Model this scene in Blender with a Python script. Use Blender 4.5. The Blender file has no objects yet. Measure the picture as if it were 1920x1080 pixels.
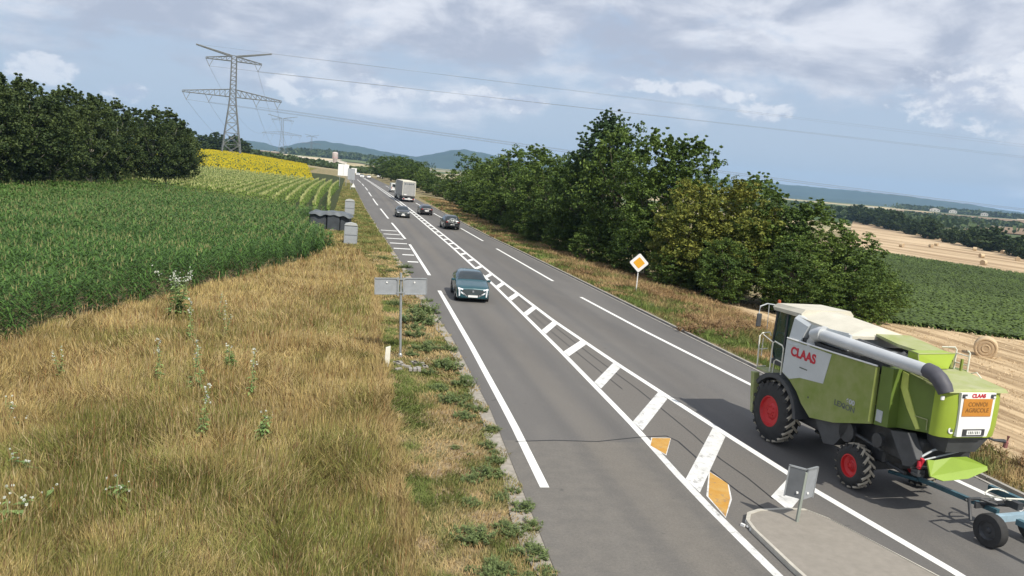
import bpy, math, random
import numpy as np
from mathutils import Matrix, Vector
random.seed(7); RNG = np.random.default_rng(11)
R = math.radians
SC = bpy.context.scene
COL = SC.collection

# ------------------------------------------------------------------ camera
CAM_H = 7.0
cam_d = bpy.data.cameras.new("camera"); cam = bpy.data.objects.new("camera", cam_d); COL.objects.link(cam)
cam_d.sensor_width = 36.0; cam_d.lens = 36.0 * 1525 / 1920; cam_d.clip_start = 0.3; cam_d.clip_end = 60000
rot = Matrix.Rotation(R(-11.8), 3, 'Z') @ Matrix.Rotation(R(90 - 7.9), 3, 'X') @ Matrix.Rotation(R(4.85), 3, 'Z')
cam.matrix_world = Matrix.Translation((0, 0, CAM_H)) @ rot.to_4x4()
SC.camera = cam

# ------------------------------------------------------------------ sun and sky
SUN_EL, SUN_AZ = 48.0, 160.0          # azimuth clockwise from +Y (the road's direction)
sd = Vector((math.sin(R(SUN_AZ)) * math.cos(R(SUN_EL)), math.cos(R(SUN_AZ)) * math.cos(R(SUN_EL)), math.sin(R(SUN_EL))))
sun_d = bpy.data.lights.new("sun", 'SUN'); sun = bpy.data.objects.new("sun", sun_d); COL.objects.link(sun)
sun_d.energy = 4.3; sun_d.angle = R(0.6); sun_d.color = (1.0, 0.94, 0.83)
sun.rotation_euler = (-sd).to_track_quat('-Z', 'Y').to_euler()
SC.view_settings.view_transform = 'Standard'; SC.view_settings.look = 'None'
SC.view_settings.exposure = 0.25; SC.view_settings.gamma = 1.0

W = bpy.data.worlds.new("World"); SC.world = W; W.use_nodes = True
CUMULI = [(.034, .996, .082, .034, .014), (-.060, .995, .079, .030, .012), (.150, .985, .084, .030, .013), (.112, .989, .077, .034, .009), (-.238, .970, .055, .026, .010), (-.322, .944, .070, .030, .012), (.463, .881, .095, .030, .009), (.638, .760, .122, .050, .030), (.70, .70, .150, .05, .03), (.404, .908, .113, .040, .009), (.311, .943, .118, .030, .008), (.198, .976, .085, .03, .010)]
def world():
    nt = W.node_tree; N = nt.nodes; L = nt.links; N.clear()
    out = N.new('ShaderNodeOutputWorld'); bg = N.new('ShaderNodeBackground'); L.new(bg.outputs[0], out.inputs[0])
    bg.inputs['Strength'].default_value = 0.1
    sky = N.new('ShaderNodeTexSky'); sky.sky_type = 'NISHITA'; sky.sun_disc = False
    sky.sun_elevation = R(SUN_EL); sky.sun_rotation = R(SUN_AZ); sky.air_density = 1.0; sky.dust_density = 1.5
    tc = N.new('ShaderNodeTexCoord'); sep = N.new('ShaderNodeSeparateXYZ'); L.new(tc.outputs['Generated'], sep.inputs[0])
    def m(op, a, b=None, c=None):
        n = N.new('ShaderNodeMath'); n.operation = op
        for i, v in enumerate((a, b, c)):
            if v is None: continue
            if isinstance(v, (int, float)): n.inputs[i].default_value = v
            else: L.new(v, n.inputs[i])
        return n.outputs[0]
    def mix(f, a, b):
        n = N.new('ShaderNodeMix'); n.data_type = 'RGBA'
        if isinstance(f, (int, float)): n.inputs[0].default_value = f
        else: L.new(f, n.inputs[0])
        for k, v in ((6, a), (7, b)):
            if isinstance(v, tuple): n.inputs[k].default_value = (*v, 1)
            else: L.new(v, n.inputs[k])
        return n.outputs[2]
    def ramp(f, stops):
        n = N.new('ShaderNodeMapRange'); n.interpolation_type = 'SMOOTHSTEP'; L.new(f, n.inputs[0])
        n.inputs[1].default_value, n.inputs[2].default_value, n.inputs[3].default_value, n.inputs[4].default_value = stops
        return n.outputs[0]
    z = sep.outputs[2]
    zz = m('MAXIMUM', z, 0.0); den = m('ADD', zz, 0.10)
    cx = m('DIVIDE', sep.outputs[0], den); cy = m('DIVIDE', sep.outputs[1], den)
    comb = N.new('ShaderNodeCombineXYZ'); L.new(cx, comb.inputs[0]); L.new(cy, comb.inputs[1])
    def noise(vec, s, det, rough, off, dist=0.0):
        mp = N.new('ShaderNodeMapping'); mp.inputs['Location'].default_value = off; L.new(vec, mp.inputs[0])
        n = N.new('ShaderNodeTexNoise'); n.inputs['Scale'].default_value = s; n.inputs['Detail'].default_value = det
        n.inputs['Roughness'].default_value = rough; n.inputs['Distortion'].default_value = dist
        L.new(mp.outputs[0], n.inputs['Vector']); return n.outputs[0]
    big = noise(comb.outputs[0], 0.42, 8, 0.60, (3.1, 1.7, 0), 0.35)
    dv = N.new('ShaderNodeVectorMath'); dv.operation = 'MULTIPLY'; L.new(tc.outputs['Generated'], dv.inputs[0]); dv.inputs[1].default_value = (5.5, 5.5, 13.0)
    wis = noise(dv.outputs[0], 1.0, 9, 0.60, (0.4, 9.2, 2), 0.2)
    # broad broken cloud sheet overhead, thinning to a plain hazy blue low down
    cov = m('ADD', m('MULTIPLY', big, 0.45), m('MULTIPLY', wis, 0.55))
    cov = m('ADD', cov, ramp(z, (0.04, 0.20, -0.10, 0.09)))
    f1 = ramp(cov, (0.42, 0.55, 0.0, 1.0))
    shade = m('ADD', m('MULTIPLY', noise(dv.outputs[0], 1.25, 9, 0.60, (7.7, 3.2, 5), 0.3), 0.65), m('MULTIPLY', noise(comb.outputs[0], .9, 7, 0.60, (2.7, 6.2, 5), 0.4), 0.35))
    cloudcol = mix(ramp(shade, (0.40, 0.60, 0, 1)), (4.0, 4.35, 5.3), (7.5, 7.6, 8.1))
    base = mix(ramp(z, (0.0, 0.45, 0.0, 1.0)), (4.4, 5.15, 6.3), (3.1, 4.6, 6.9))
    base = mix(0.12, base, sky.outputs[0])
    c1 = mix(m('MULTIPLY', f1, 0.88), base, cloudcol)
    # heaped clouds standing low in the sky, each at its own place on the dome
    vsum = None
    for (dx, dy, dz, a_, b_) in CUMULI:
        su = N.new('ShaderNodeVectorMath'); su.operation = 'SUBTRACT'; L.new(tc.outputs['Generated'], su.inputs[0]); su.inputs[1].default_value = (dx, dy, dz)
        mu = N.new('ShaderNodeVectorMath'); mu.operation = 'MULTIPLY'; L.new(su.outputs[0], mu.inputs[0]); mu.inputs[1].default_value = (.8 / a_, .8 / a_, .8 / b_)
        le = N.new('ShaderNodeVectorMath'); le.operation = 'LENGTH'; L.new(mu.outputs[0], le.inputs[0])
        g = m('SUBTRACT', 1.0, le.outputs['Value']); vsum = g if vsum is None else m('MAXIMUM', vsum, g)
    sv = N.new('ShaderNodeVectorMath'); sv.operation = 'MULTIPLY'; L.new(tc.outputs['Generated'], sv.inputs[0]); sv.inputs[1].default_value = (22.0, 22.0, 38.0)
    cu = noise(sv.outputs[0], 1.0, 8, 0.60, (1.3, 5.1, 0.35), 0.2)
    dens = m('ADD', vsum, m('MULTIPLY', m('SUBTRACT', cu, 0.48), 3.2))
    f2 = ramp(dens, (-0.02, 0.42, 0, 1))
    sv2 = N.new('ShaderNodeVectorMath'); sv2.operation = 'ADD'; L.new(sv.outputs[0], sv2.inputs[0]); sv2.inputs[1].default_value = (-.3, .35, -.75)
    cu2 = noise(sv2.outputs[0], 1.0, 8, 0.60, (1.3, 5.1, 0.35), 0.2)
    lit = m('ADD', m('MULTIPLY', m('SUBTRACT', cu, cu2), 4.0), 0.45)
    c2 = mix(m('MULTIPLY', f2, 0.75), c1, mix(ramp(lit, (0.0, 1.0, 0, 1)), (4.6, 5.1, 6.2), (7.8, 7.9, 8.3)))
    L.new(c2, bg.inputs['Color'])
world()

# ------------------------------------------------------------------ terrain
def sm(a, b, t):
    t = np.clip((np.asarray(t, float) - a) / (b - a), 0, 1); return t * t * (3 - 2 * t)
def T(x, y):
    x = np.asarray(x, float); y = np.asarray(y, float); r = np.hypot(x, y)
    s = np.maximum(x - 17.2, 0); z = -9.5 * (1 - np.exp(-s / 105.))
    g = 0.3 + 0.7 * sm(5, 60, -x); L = sm(-1, 8, -x)
    return z + 5.2 * sm(150, 400, y) * g * L + 16 * sm(700, 3000, r) - 4.5 * sm(450, 900, y) * g * L
def vnoise(x, y, s, seed=0):
    x = np.asarray(x) / s; y = np.asarray(y) / s
    xi = np.floor(x).astype(int); yi = np.floor(y).astype(int); fx = x - xi; fy = y - yi
    fx = fx * fx * (3 - 2 * fx); fy = fy * fy * (3 - 2 * fy)
    def h(a, b):
        v = np.sin(a * 127.1 + b * 311.7 + seed * 74.7) * 43758.5453; return v - np.floor(v)
    return (h(xi, yi) * (1 - fx) + h(xi + 1, yi) * fx) * (1 - fy) + (h(xi, yi + 1) * (1 - fx) + h(xi + 1, yi + 1) * fx) * fy

# ------------------------------------------------------------------ materials
MATS = {}
def mat(name, col, rough=0.6, metal=0.0, var=0.12, scale=3.0, bump=0.0, bscale=None, col2=None, spec=0.5, coat=0.0, stretch=None, space='Object', detail=5):
    if name in MATS: return MATS[name]
    m = bpy.data.materials.new(name); m.use_nodes = True; nt = m.node_tree; N = nt.nodes; L = nt.links
    b = N['Principled BSDF']; b.inputs['Roughness'].default_value = rough; b.inputs['Metallic'].default_value = metal
    b.inputs['Specular IOR Level'].default_value = spec; b.inputs['Coat Weight'].default_value = coat
    tc = N.new('ShaderNodeTexCoord'); mp = N.new('ShaderNodeMapping'); L.new(tc.outputs[space], mp.inputs[0])
    if stretch: mp.inputs['Scale'].default_value = stretch
    n = N.new('ShaderNodeTexNoise'); n.inputs['Scale'].default_value = scale; n.inputs['Detail'].default_value = detail; n.inputs['Roughness'].default_value = 0.6
    L.new(mp.outputs[0], n.inputs['Vector'])
    mr = N.new('ShaderNodeMapRange'); L.new(n.outputs[0], mr.inputs[0]); mr.inputs[1].default_value = 0.3; mr.inputs[2].default_value = 0.7
    mx = N.new('ShaderNodeMix'); mx.data_type = 'RGBA'; L.new(mr.outputs[0], mx.inputs[0])
    c2 = col2 if col2 else tuple(min(1, c * (1 + var)) for c in col); c1 = col if col2 else tuple(c * (1 - var) for c in col)
    mx.inputs[6].default_value = (*c1, 1); mx.inputs[7].default_value = (*c2, 1); L.new(mx.outputs[2], b.inputs['Base Color'])
    if bump:
        bn = N.new('ShaderNodeTexNoise'); bn.inputs['Scale'].default_value = bscale or scale * 4; bn.inputs['Detail'].default_value = 4
        L.new(mp.outputs[0], bn.inputs['Vector']); bu = N.new('ShaderNodeBump'); bu.inputs['Strength'].default_value = bump
        L.new(bn.outputs[0], bu.inputs['Height']); L.new(bu.outputs[0], b.inputs['Normal'])
    MATS[name] = m; return m
def leafmat(name, rough=0.55, trans=0.25, gain=1.0, spec=0.3):
    if name in MATS: return MATS[name]
    m = bpy.data.materials.new(name); m.use_nodes = True; nt = m.node_tree; N = nt.nodes; L = nt.links
    b = N['Principled BSDF']; b.inputs['Roughness'].default_value = rough; b.inputs['Specular IOR Level'].default_value = spec
    at = N.new('ShaderNodeAttribute'); at.attribute_name = 'Col'
    g = N.new('ShaderNodeHueSaturation'); g.inputs['Value'].default_value = gain; L.new(at.outputs['Color'], g.inputs['Color'])
    L.new(g.outputs[0], b.inputs['Base Color'])
    if trans > 0:
        t = N.new('ShaderNodeBsdfTranslucent'); L.new(g.outputs[0], t.inputs[0]); mx = N.new('ShaderNodeMixShader'); mx.inputs[0].default_value = trans
        L.new(b.outputs[0], mx.inputs[1]); L.new(t.outputs[0], mx.inputs[2]); L.new(mx.outputs[0], N['Material Output'].inputs[0])
    MATS[name] = m; return m

M_metal = mat('galvanised metal', (0.42, 0.44, 0.45), 0.45, 0.6, 0.15, 6)
M_signback = mat('sign back grey', (0.36, 0.38, 0.40), 0.5, 0.3, 0.10, 5)
M_signdark = mat('dark sign grey', (0.15, 0.16, 0.17), 0.5, 0.3)
M_white = mat('white paint', (0.78, 0.78, 0.76), 0.5, 0, 0.05, 4)
M_cream = mat('cream white plastic', (0.74, 0.72, 0.62), 0.5, 0, 0.10, 3)
M_black = mat('black rubber', (0.022, 0.022, 0.024), 0.75, 0, 0.2, 6)
M_dark = mat('dark steel', (0.05, 0.052, 0.055), 0.55, 0.2, 0.25, 5)
M_glass = mat('vehicle glass', (0.02, 0.03, 0.035), 0.08, 0, 0.05, 1, spec=0.8)
M_rim = mat('alloy rim', (0.45, 0.46, 0.48), 0.35, 0.7)
M_lamp = mat('lamp lens', (0.75, 0.77, 0.8), 0.15, 0, 0.03)
M_redlamp = mat('red lamp lens', (0.35, 0.015, 0.01), 0.2)
M_bark = mat('bark', (0.13, 0.105, 0.08), 0.9, 0, 0.35, 4, bump=0.5, stretch=(3, 3, 0.6))
M_palebark = mat('pale bark', (0.34, 0.31, 0.26), 0.85, 0, 0.35, 4, bump=0.4, stretch=(3, 3, 0.8))

# ------------------------------------------------------------------ object helpers
def thing(name, label, cat, loc=(0, 0, 0), rz=0.0, group=None, scale=None):
    o = bpy.data.objects.new(name, None); COL.objects.link(o); o.location = loc; o.rotation_euler = (0, 0, rz)
    o.empty_display_size = 0.3
    if scale: o.scale = (scale,) * 3 if isinstance(scale, (int, float)) else scale
    o['label'] = label; o['category'] = cat
    if group: o['group'] = group
    return o
def tag(o, label=None, cat=None, group=None, kind=None):
    if label: o['label'] = label
    if cat: o['category'] = cat
    if group: o['group'] = group
    if kind: o['kind'] = kind
    return o
def dup(root, loc, rz, label, group=None, scale=None):
    r = root.copy(); COL.objects.link(r); r.location = loc; r.rotation_euler = (0, 0, rz); r['label'] = label
    if group: r['group'] = group
    if scale: r.scale = (scale,) * 3 if isinstance(scale, (int, float)) else scale
    for ch in list(root.children):
        c = ch.copy(); COL.objects.link(c); c.parent = r
        for g in list(ch.children):
            d = g.copy(); COL.objects.link(d); d.parent = c
    return r
class MB:
    def __init__(s): s.v = []; s.f = []; s.m = []; s.M = Matrix.Identity(4)
    def add(s, vs, fs, mi=0):
        o = len(s.v); s.v += [tuple(s.M @ Vector(v)) for v in vs]; s.f += [tuple(i + o for i in f) for f in fs]; s.m += [mi] * len(fs); return s
    def box(s, c, d, rz=0, rx=0, ry=0, mi=0, ch=0.0):
        Q = Matrix.Translation(c) @ Matrix.Rotation(rz, 4, 'Z') @ Matrix.Rotation(ry, 4, 'Y') @ Matrix.Rotation(rx, 4, 'X')
        a, b, e = d[0] / 2, d[1] / 2, d[2] / 2
        if ch <= 0:
            vs = [(x, y, z) for z in (-e, e) for y in (-b, b) for x in (-a, a)]
            fs = [(0, 2, 3, 1), (4, 5, 7, 6), (0, 1, 5, 4), (2, 6, 7, 3), (0, 4, 6, 2), (1, 3, 7, 5)]
        else:
            h = min(ch, a * .9, b * .9, e * .9)
            ring = lambda A, B: [(A, B - 0), (A, -B), (-A, -B), (-A, B)]
            def oc(A, B, k): return [(A, B - k), (A - k, B), (-A + k, B), (-A, B - k), (-A, -B + k), (-A + k, -B), (A - k, -B), (A, -B + k)]
            L4 = [(-e, a - h, b - h), (-e + h, a, b), (e - h, a, b), (e, a - h, b - h)]
            vs = []; 
            for z, A, B in L4: vs += [(x, y, z) for x, y in oc(A, B, h)]
            fs = [tuple(range(7, -1, -1)), tuple(range(24, 32))][::1]
            fs = [tuple(range(0, 8)), tuple(range(31, 23, -1))]
            for k in range(3):
                for i in range(8): j = (i + 1) % 8; fs.append((k * 8 + i, (k + 1) * 8 + i, (k + 1) * 8 + j, k * 8 + j))
        return s.add([Q @ Vector(v) for v in vs], fs, mi)
    def tube(s, pts, r, n=8, mi=0, cap=True):
        pts = [Vector(p) for p in pts]; rs = r if isinstance(r, (list, tuple)) else [r] * len(pts)
        vs = []; fs = []
        for i, p in enumerate(pts):
            d = (pts[min(i + 1, len(pts) - 1)] - pts[max(i - 1, 0)]); d = d.normalized() if d.length > 1e-9 else Vector((0, 0, 1))
            u = d.cross(Vector((0, 0, 1)) if abs(d.z) < 0.9 else Vector((1, 0, 0))).normalized(); w = d.cross(u)
            for k in range(n):
                a = 2 * math.pi * k / n; vs.append(p + (u * math.cos(a) + w * math.sin(a)) * rs[i])
        for i in range(len(pts) - 1):
            for k in range(n): j = (k + 1) % n; fs.append((i * n + k, i * n + j, (i + 1) * n + j, (i + 1) * n + k))
        if cap: fs.append(tuple(range(n - 1, -1, -1))); fs.append(tuple(range((len(pts) - 1) * n, len(pts) * n)))
        return s.add(vs, fs, mi)
    def prism(s, poly, axis, a, b, mi=0):
        # poly: list of 2d points in the plane normal to axis ('x': (y,z), 'y': (x,z), 'z': (x,y))
        def P(p, t): return {'x': (t, p[0], p[1]), 'y': (p[0], t, p[1]), 'z': (p[0], p[1], t)}[axis]
        n = len(poly); vs = [P(p, a) for p in poly] + [P(p, b) for p in poly]
        fs = [tuple(range(n)), tuple(range(2 * n - 1, n - 1, -1))] + [(i, n + i, n + (i + 1) % n, (i + 1) % n) for i in range(n)]
        return s.add(vs, fs, mi)
    def lathe(s, prof, axis='x', n=32, c=(0, 0, 0), mi=0):
        # prof: (t along axis, radius)
        vs = []; fs = []; m_ = len(prof)
        for t, r in prof:
            for k in range(n):
                a = 2 * math.pi * k / n; p, q = r * math.cos(a), r * math.sin(a)
                v = {'x': (t, p, q), 'y': (p, t, q), 'z': (p, q, t)}[axis]; vs.append((v[0] + c[0], v[1] + c[1], v[2] + c[2]))
        for i in range(m_ - 1):
            for k in range(n): j = (k + 1) % n; fs.append((i * n + k, i * n + j, (i + 1) * n + j, (i + 1) * n + k))
        return s.add(vs, fs, mi)
    def build(s, name, mats, parent=None, smooth=False, recalc=True):
        me = bpy.data.meshes.new(name); me.from_pydata(s.v, [], s.f)
        for m in (mats if isinstance(mats, (list, tuple)) else [mats]): me.materials.append(m)
        me.polygons.foreach_set('material_index', s.m)
        if recalc:
            import bmesh
            bm = bmesh.new(); bm.from_mesh(me); bmesh.ops.recalc_face_normals(bm, faces=bm.faces); bm.to_mesh(me); bm.free()
        if smooth:
            me.polygons.foreach_set('use_smooth', [True] * len(me.polygons))
            try: me.set_sharp_from_angle(angle=R(38))
            except Exception: pass
        me.update(); o = bpy.data.objects.new(name, me); COL.objects.link(o)
        if parent: o.parent = parent
        return o
def npmesh(name, V, F, mats, col=None, parent=None, link=True):
    """V (n,3), F list of arrays (m,k), one per polygon size"""
    me = bpy.data.meshes.new(name); V = np.ascontiguousarray(V, np.float32)
    me.vertices.add(len(V)); me.vertices.foreach_set('co', V.ravel())
    F = F if isinstance(F, list) else [F]
    loops = np.concatenate([f.ravel() for f in F]).astype(np.int32)
    tot = np.concatenate([np.full(len(f), f.shape[1], np.int32) for f in F]); start = np.concatenate([[0], np.cumsum(tot)[:-1]]).astype(np.int32)
    me.loops.add(len(loops)); me.loops.foreach_set('vertex_index', loops)
    me.polygons.add(len(tot)); me.polygons.foreach_set('loop_start', start)
    try: me.polygons.foreach_set('loop_total', tot)
    except Exception: pass
    for m in (mats if isinstance(mats, (list, tuple)) else [mats]): me.materials.append(m)
    if col is not None:
        a = me.color_attributes.new('Col', 'FLOAT_COLOR', 'POINT'); c = np.ones((len(V), 4), np.float32); c[:, :3] = col; a.data.foreach_set('color', c.ravel())
    me.update(calc_edges=True); me.validate()
    if not link: return me
    o = bpy.data.objects.new(name, me); COL.objects.link(o)
    if parent: o.parent = parent
    return o
def text(name, body, size, m, parent, M4, bold=0.0, align='CENTER', sx=1.0, ext=0.004, shear=0.0):
    c = bpy.data.curves.new(name, 'FONT'); c.body = body; c.size = size; c.extrude = ext; c.offset = bold; c.align_x = align; c.align_y = 'CENTER'; c.shear = shear
    t = bpy.data.objects.new(name, c); COL.objects.link(t); bpy.context.view_layer.update()
    dg = bpy.context.evaluated_depsgraph_get(); me = bpy.data.meshes.new_from_object(t.evaluated_get(dg)); bpy.data.objects.remove(t)
    me.transform(M4 @ Matrix.Diagonal((sx, 1, 1, 1))); me.materials.clear(); me.materials.append(m)
    o = bpy.data.objects.new(name, me); COL.objects.link(o); o.parent = parent; return o

# ------------------------------------------------------------------ ground
def ground_material():
    m = bpy.data.materials.new('land'); m.use_nodes = True; nt = m.node_tree; N = nt.nodes; L = nt.links; b = N['Principled BSDF']
    b.inputs['Roughness'].default_value = 0.95; b.inputs['Specular IOR Level'].default_value = 0.1
    geo = N.new('ShaderNodeNewGeometry')
    def noise(s, det=5, off=(0, 0, 0)):
        mp = N.new('ShaderNodeMapping'); mp.inputs['Location'].default_value = off; L.new(geo.outputs['Position'], mp.inputs[0])
        n = N.new('ShaderNodeTexNoise'); n.inputs['Scale'].default_value = s; n.inputs['Detail'].default_value = det; L.new(mp.outputs[0], n.inputs['Vector']); return n.outputs[0]
    def rng(f, a, c, x=0., y=1.):
        n = N.new('ShaderNodeMapRange'); L.new(f, n.inputs[0]); n.inputs[1].default_value = a; n.inputs[2].default_value = c; n.inputs[3].default_value = x; n.inputs[4].default_value = y; return n.outputs[0]
    def mix(f, a, c):
        n = N.new('ShaderNodeMix'); n.data_type = 'RGBA'; L.new(f, n.inputs[0])
        for k, v in ((6, a), (7, c)):
            if isinstance(v, tuple): n.inputs[k].default_value = (*v, 1)
            else: L.new(v, n.inputs[k])
        return n.outputs[2]
    soil = mix(rng(noise(3.0), .35, .65), (0.20, 0.15, 0.10), (0.34, 0.26, 0.16))
    near = mix(rng(noise(0.8, 6, (5, 2, 0)), .42, .60), soil, (0.10, 0.12, 0.035))
    near = mix(rng(noise(14.0, 3), .45, .75), near, (0.36, 0.29, 0.17))
    # far patchwork of fields
    mp = N.new('ShaderNodeMapping'); mp.inputs['Scale'].default_value = (1.0, 1.0, 0); mp.inputs['Rotation'].default_value = (0, 0, 0.5); L.new(geo.outputs['Position'], mp.inputs[0])
    v = N.new('ShaderNodeTexVoronoi'); v.inputs['Scale'].default_value = 0.0042; v.distance = 'MANHATTAN'; L.new(mp.outputs[0], v.inputs['Vector'])
    sp = N.new('ShaderNodeSeparateColor'); L.new(v.outputs['Color'], sp.inputs[0])
    cr = N.new('ShaderNodeValToRGB'); L.new(sp.outputs[0], cr.inputs[0]); cr.color_ramp.interpolation = 'CONSTANT'
    el = cr.color_ramp.elements; el[0].position = 0; el[0].color = (0.07, 0.11, 0.04, 1); el[1].position = 0.25; el[1].color = (0.50, 0.41, 0.25, 1)
    for p, c in ((0.42, (0.10, 0.13, 0.05, 1)), (0.55, (0.36, 0.30, 0.20, 1)), (0.70, (0.06, 0.09, 0.035, 1)), (0.82, (0.55, 0.46, 0.30, 1)), (0.92, (0.22, 0.19, 0.12, 1))):
        e = el.new(p); e.color = c
    ln = N.new('ShaderNodeVectorMath'); ln.operation = 'LENGTH'; L.new(geo.outputs['Position'], ln.inputs[0])
    allc = mix(rng(ln.outputs['Value'], 430, 520), near, mix(rng(noise(0.02, 3), .35, .65), cr.outputs[0], mix(rng(noise(.01, 2), .4, .6), cr.outputs[0], (0.16, 0.17, 0.08))))
    L.new(allc, b.inputs['Base Color'])
    bu = N.new('ShaderNodeBump'); bu.inputs['Strength'].default_value = 0.5; bu.inputs['Distance'].default_value = 0.1; L.new(noise(9.0, 5), bu.inputs['Height']); L.new(bu.outputs[0], b.inputs['Normal'])
    return m
def polar(name, r0, r1, nr, a0, a1, na, zf, m, dz=-0.06, centre=False):
    rr = np.geomspace(r0, r1, nr); aa = np.radians(np.linspace(a0, a1, na)); A, Q = np.meshgrid(aa, rr)
    X = np.sin(A) * Q; Y = np.cos(A) * Q; Z = zf(X, Y) + dz
    V = np.stack([X, Y, Z], -1).reshape(-1, 3); i = np.arange(nr - 1)[:, None] * na + np.arange(na - 1)[None, :]
    F = np.stack([i, i + na, i + na + 1, i + 1], -1).reshape(-1, 4)
    if centre:
        V = np.vstack([V, [[0, 0, dz]]]); c = len(V) - 1; j = np.arange(na - 1); F = [F, np.stack([np.full(na - 1, c), j, j + 1], -1)]
    o = npmesh(name, V, F, m); return tag(o, kind='structure')
polar('ground', 2.0, 8900, 230, -180, 180, 721, T, ground_material(), centre=True)

# forested ridges on the skyline
def ridge_h(X, Y):
    az = np.degrees(np.arctan2(X, Y)); r = np.hypot(X, Y)
    a1 = [-60, -40, -25.7, -15.1, -9.5, -6.9, -5.9, -4.7, -3.5, -2.1, -0.3, 1.5, 2.8, 4.4, 5.5, 6.9, 7.7, 8.8, 11, 16.3, 22, 30, 60]
    h1 = [40, 60, 50, 60, 75, 90, 89, 60, 106, 138, 128, 108, 92, 80, 110, 160, 168, 158, 122, 90, 60, 30, 20]
    a2 = [-60, 15, 20, 23.6, 26.7, 30.8, 33.8, 36.9, 39.9, 43.3, 48, 60, 75]
    h2 = [20, 60, 90, 118, 138, 127, 121, 111, 88, 50, 35, 30, 20]
    n = (vnoise(az * 3, r / 300, 1.0, 3) - .5) * 9 + (vnoise(az * 14, r / 90, 1.0, 5) - .5) * 4
    H1 = (np.interp(az, a1, h1) + n) * np.exp(-((r - 6500) / 620) ** 2); H2 = (np.interp(az, a2, h2) + n) * np.exp(-((r - 7900) / 700) ** 2)
    return np.maximum(np.maximum(H1, H2), -30) + T(X, Y) * 0 - 14 * (1 - np.exp(-((r - 6900) / 1500) ** 2)) + 4
M_forest = mat('distant forest', (0.018, 0.034, 0.022), 0.95, 0, 0.5, 0.004, bump=1.0, bscale=0.02, space='Object', col2=(0.045, 0.07, 0.04), spec=0.1)
polar('hills', 5000, 8880, 70, -60, 78, 700, ridge_h, M_forest, dz=0)

def drape(name, c4, nx, ny, dz, m, kind='structure', extra=None):
    c = np.array(c4, float); u = np.linspace(0, 1, nx); v = np.linspace(0, 1, ny); U, Vv = np.meshgrid(u, v)
    P = (c[0] * ((1 - U) * (1 - Vv))[..., None] + c[1] * (U * (1 - Vv))[..., None] + c[2] * (U * Vv)[..., None] + c[3] * ((1 - U) * Vv)[..., None])
    Z = T(P[..., 0], P[..., 1]) + dz
    if extra is not None: Z = Z + extra(P[..., 0], P[..., 1])
    V = np.concatenate([P, Z[..., None]], -1).reshape(-1, 3); i = np.arange(ny - 1)[:, None] * nx + np.arange(nx - 1)[None, :]
    o = npmesh(name, V, np.stack([i, i + 1, i + nx + 1, i + nx], -1).reshape(-1, 4), m); o['kind'] = kind; return o
def stubble_mat(name, c1, c2, ang, sc):
    m = mat(name, c1, 0.95, 0, 0.2, 0.25, bump=0.6, bscale=6, col2=c2, spec=0.1); nt = m.node_tree; N = nt.nodes; L = nt.links; b = N['Principled BSDF']
    tc = N.new('ShaderNodeTexCoord'); mp = N.new('ShaderNodeMapping'); mp.inputs['Rotation'].default_value = (0, 0, ang); mp.inputs['Scale'].default_value = (1, 0.12, 1); L.new(tc.outputs['Object'], mp.inputs[0])
    w = N.new('ShaderNodeTexNoise'); w.inputs['Scale'].default_value = sc; w.inputs['Detail'].default_value = 4; L.new(mp.outputs[0], w.inputs['Vector'])
    mr = N.new('ShaderNodeMapRange'); L.new(w.outputs[0], mr.inputs[0]); mr.inputs[1].default_value = .42; mr.inputs[2].default_value = .62
    old = b.inputs['Base Color'].links[0].from_socket; mx = N.new('ShaderNodeMix'); mx.data_type = 'RGBA'; L.new(mr.outputs[0], mx.inputs[0]); L.new(old, mx.inputs[6])
    mx.inputs[7].default_value = (c1[0] * .62, c1[1] * .58, c1[2] * .55, 1); L.new(mx.outputs[2], b.inputs['Base Color']); return m
M_stub = stubble_mat('stubble', (0.43, 0.32, 0.19), (0.60, 0.46, 0.29), R(-38), 1.1)
M_stubf = stubble_mat('far stubble', (0.50, 0.38, 0.24), (0.56, 0.43, 0.28), R(-60), 0.10)
drape('stubble_field', [(19.2, -12), (130, -12), (112, 56.0), (21, 54.5)], 120, 60, 0.0, M_stub, extra=lambda x, y: 0.10 * vnoise(x * np.cos(.66) + y * np.sin(.66), (y * np.cos(.66) - x * np.sin(.66)) * .1, 1.1, 4))
drape('harvested_field', [(155, 232), (184, 112), (232, 118), (462, 685)], 40, 60, 0.25, M_stubf)
M_pale = mat('pale far field', (0.55, 0.46, 0.31), 0.95, 0, 0.12, 0.01, spec=.1)
M_brown = mat('ploughed far field', (0.24, 0.17, 0.11), 0.95, 0, 0.12, 0.01, spec=.1)
M_olive = mat('green far field', (0.12, 0.15, 0.06), 0.95, 0, 0.2, 0.01, spec=.1)
def azq(a0, a1, r0, r1): return [(r0 * math.sin(R(a0)), r0 * math.cos(R(a0))), (r0 * math.sin(R(a1)), r0 * math.cos(R(a1))), (r1 * math.sin(R(a1)), r1 * math.cos(R(a1))), (r1 * math.sin(R(a0)), r1 * math.cos(R(a0)))]
for a0, a1, r0, r1, mm in ((-8.6, -3.9, 1150, 1900, M_pale), (-8.9, -4.6, 1950, 2350, M_brown), (-8.0, -3.6, 2400, 2900, M_pale), (-3.8, -0.7, 1200, 1750, M_pale), (-4.2, -2.0, 1760, 2000, M_olive), (-.6, 3.2, 1500, 2100, M_olive), (0.3, 2.2, 2300, 2900, M_pale), (3.2, 7.2, 900, 1500, M_pale),
                          (40.5, 50, 900, 1250, M_brown), (33, 40, 1100, 1500, M_olive), (36, 46, 1550, 2100, M_brown), (43, 52, 2150, 2700, M_pale)):
    drape('field', azq(a0, a1, r0, r1), 24, 14, 0.9, mm)

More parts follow.
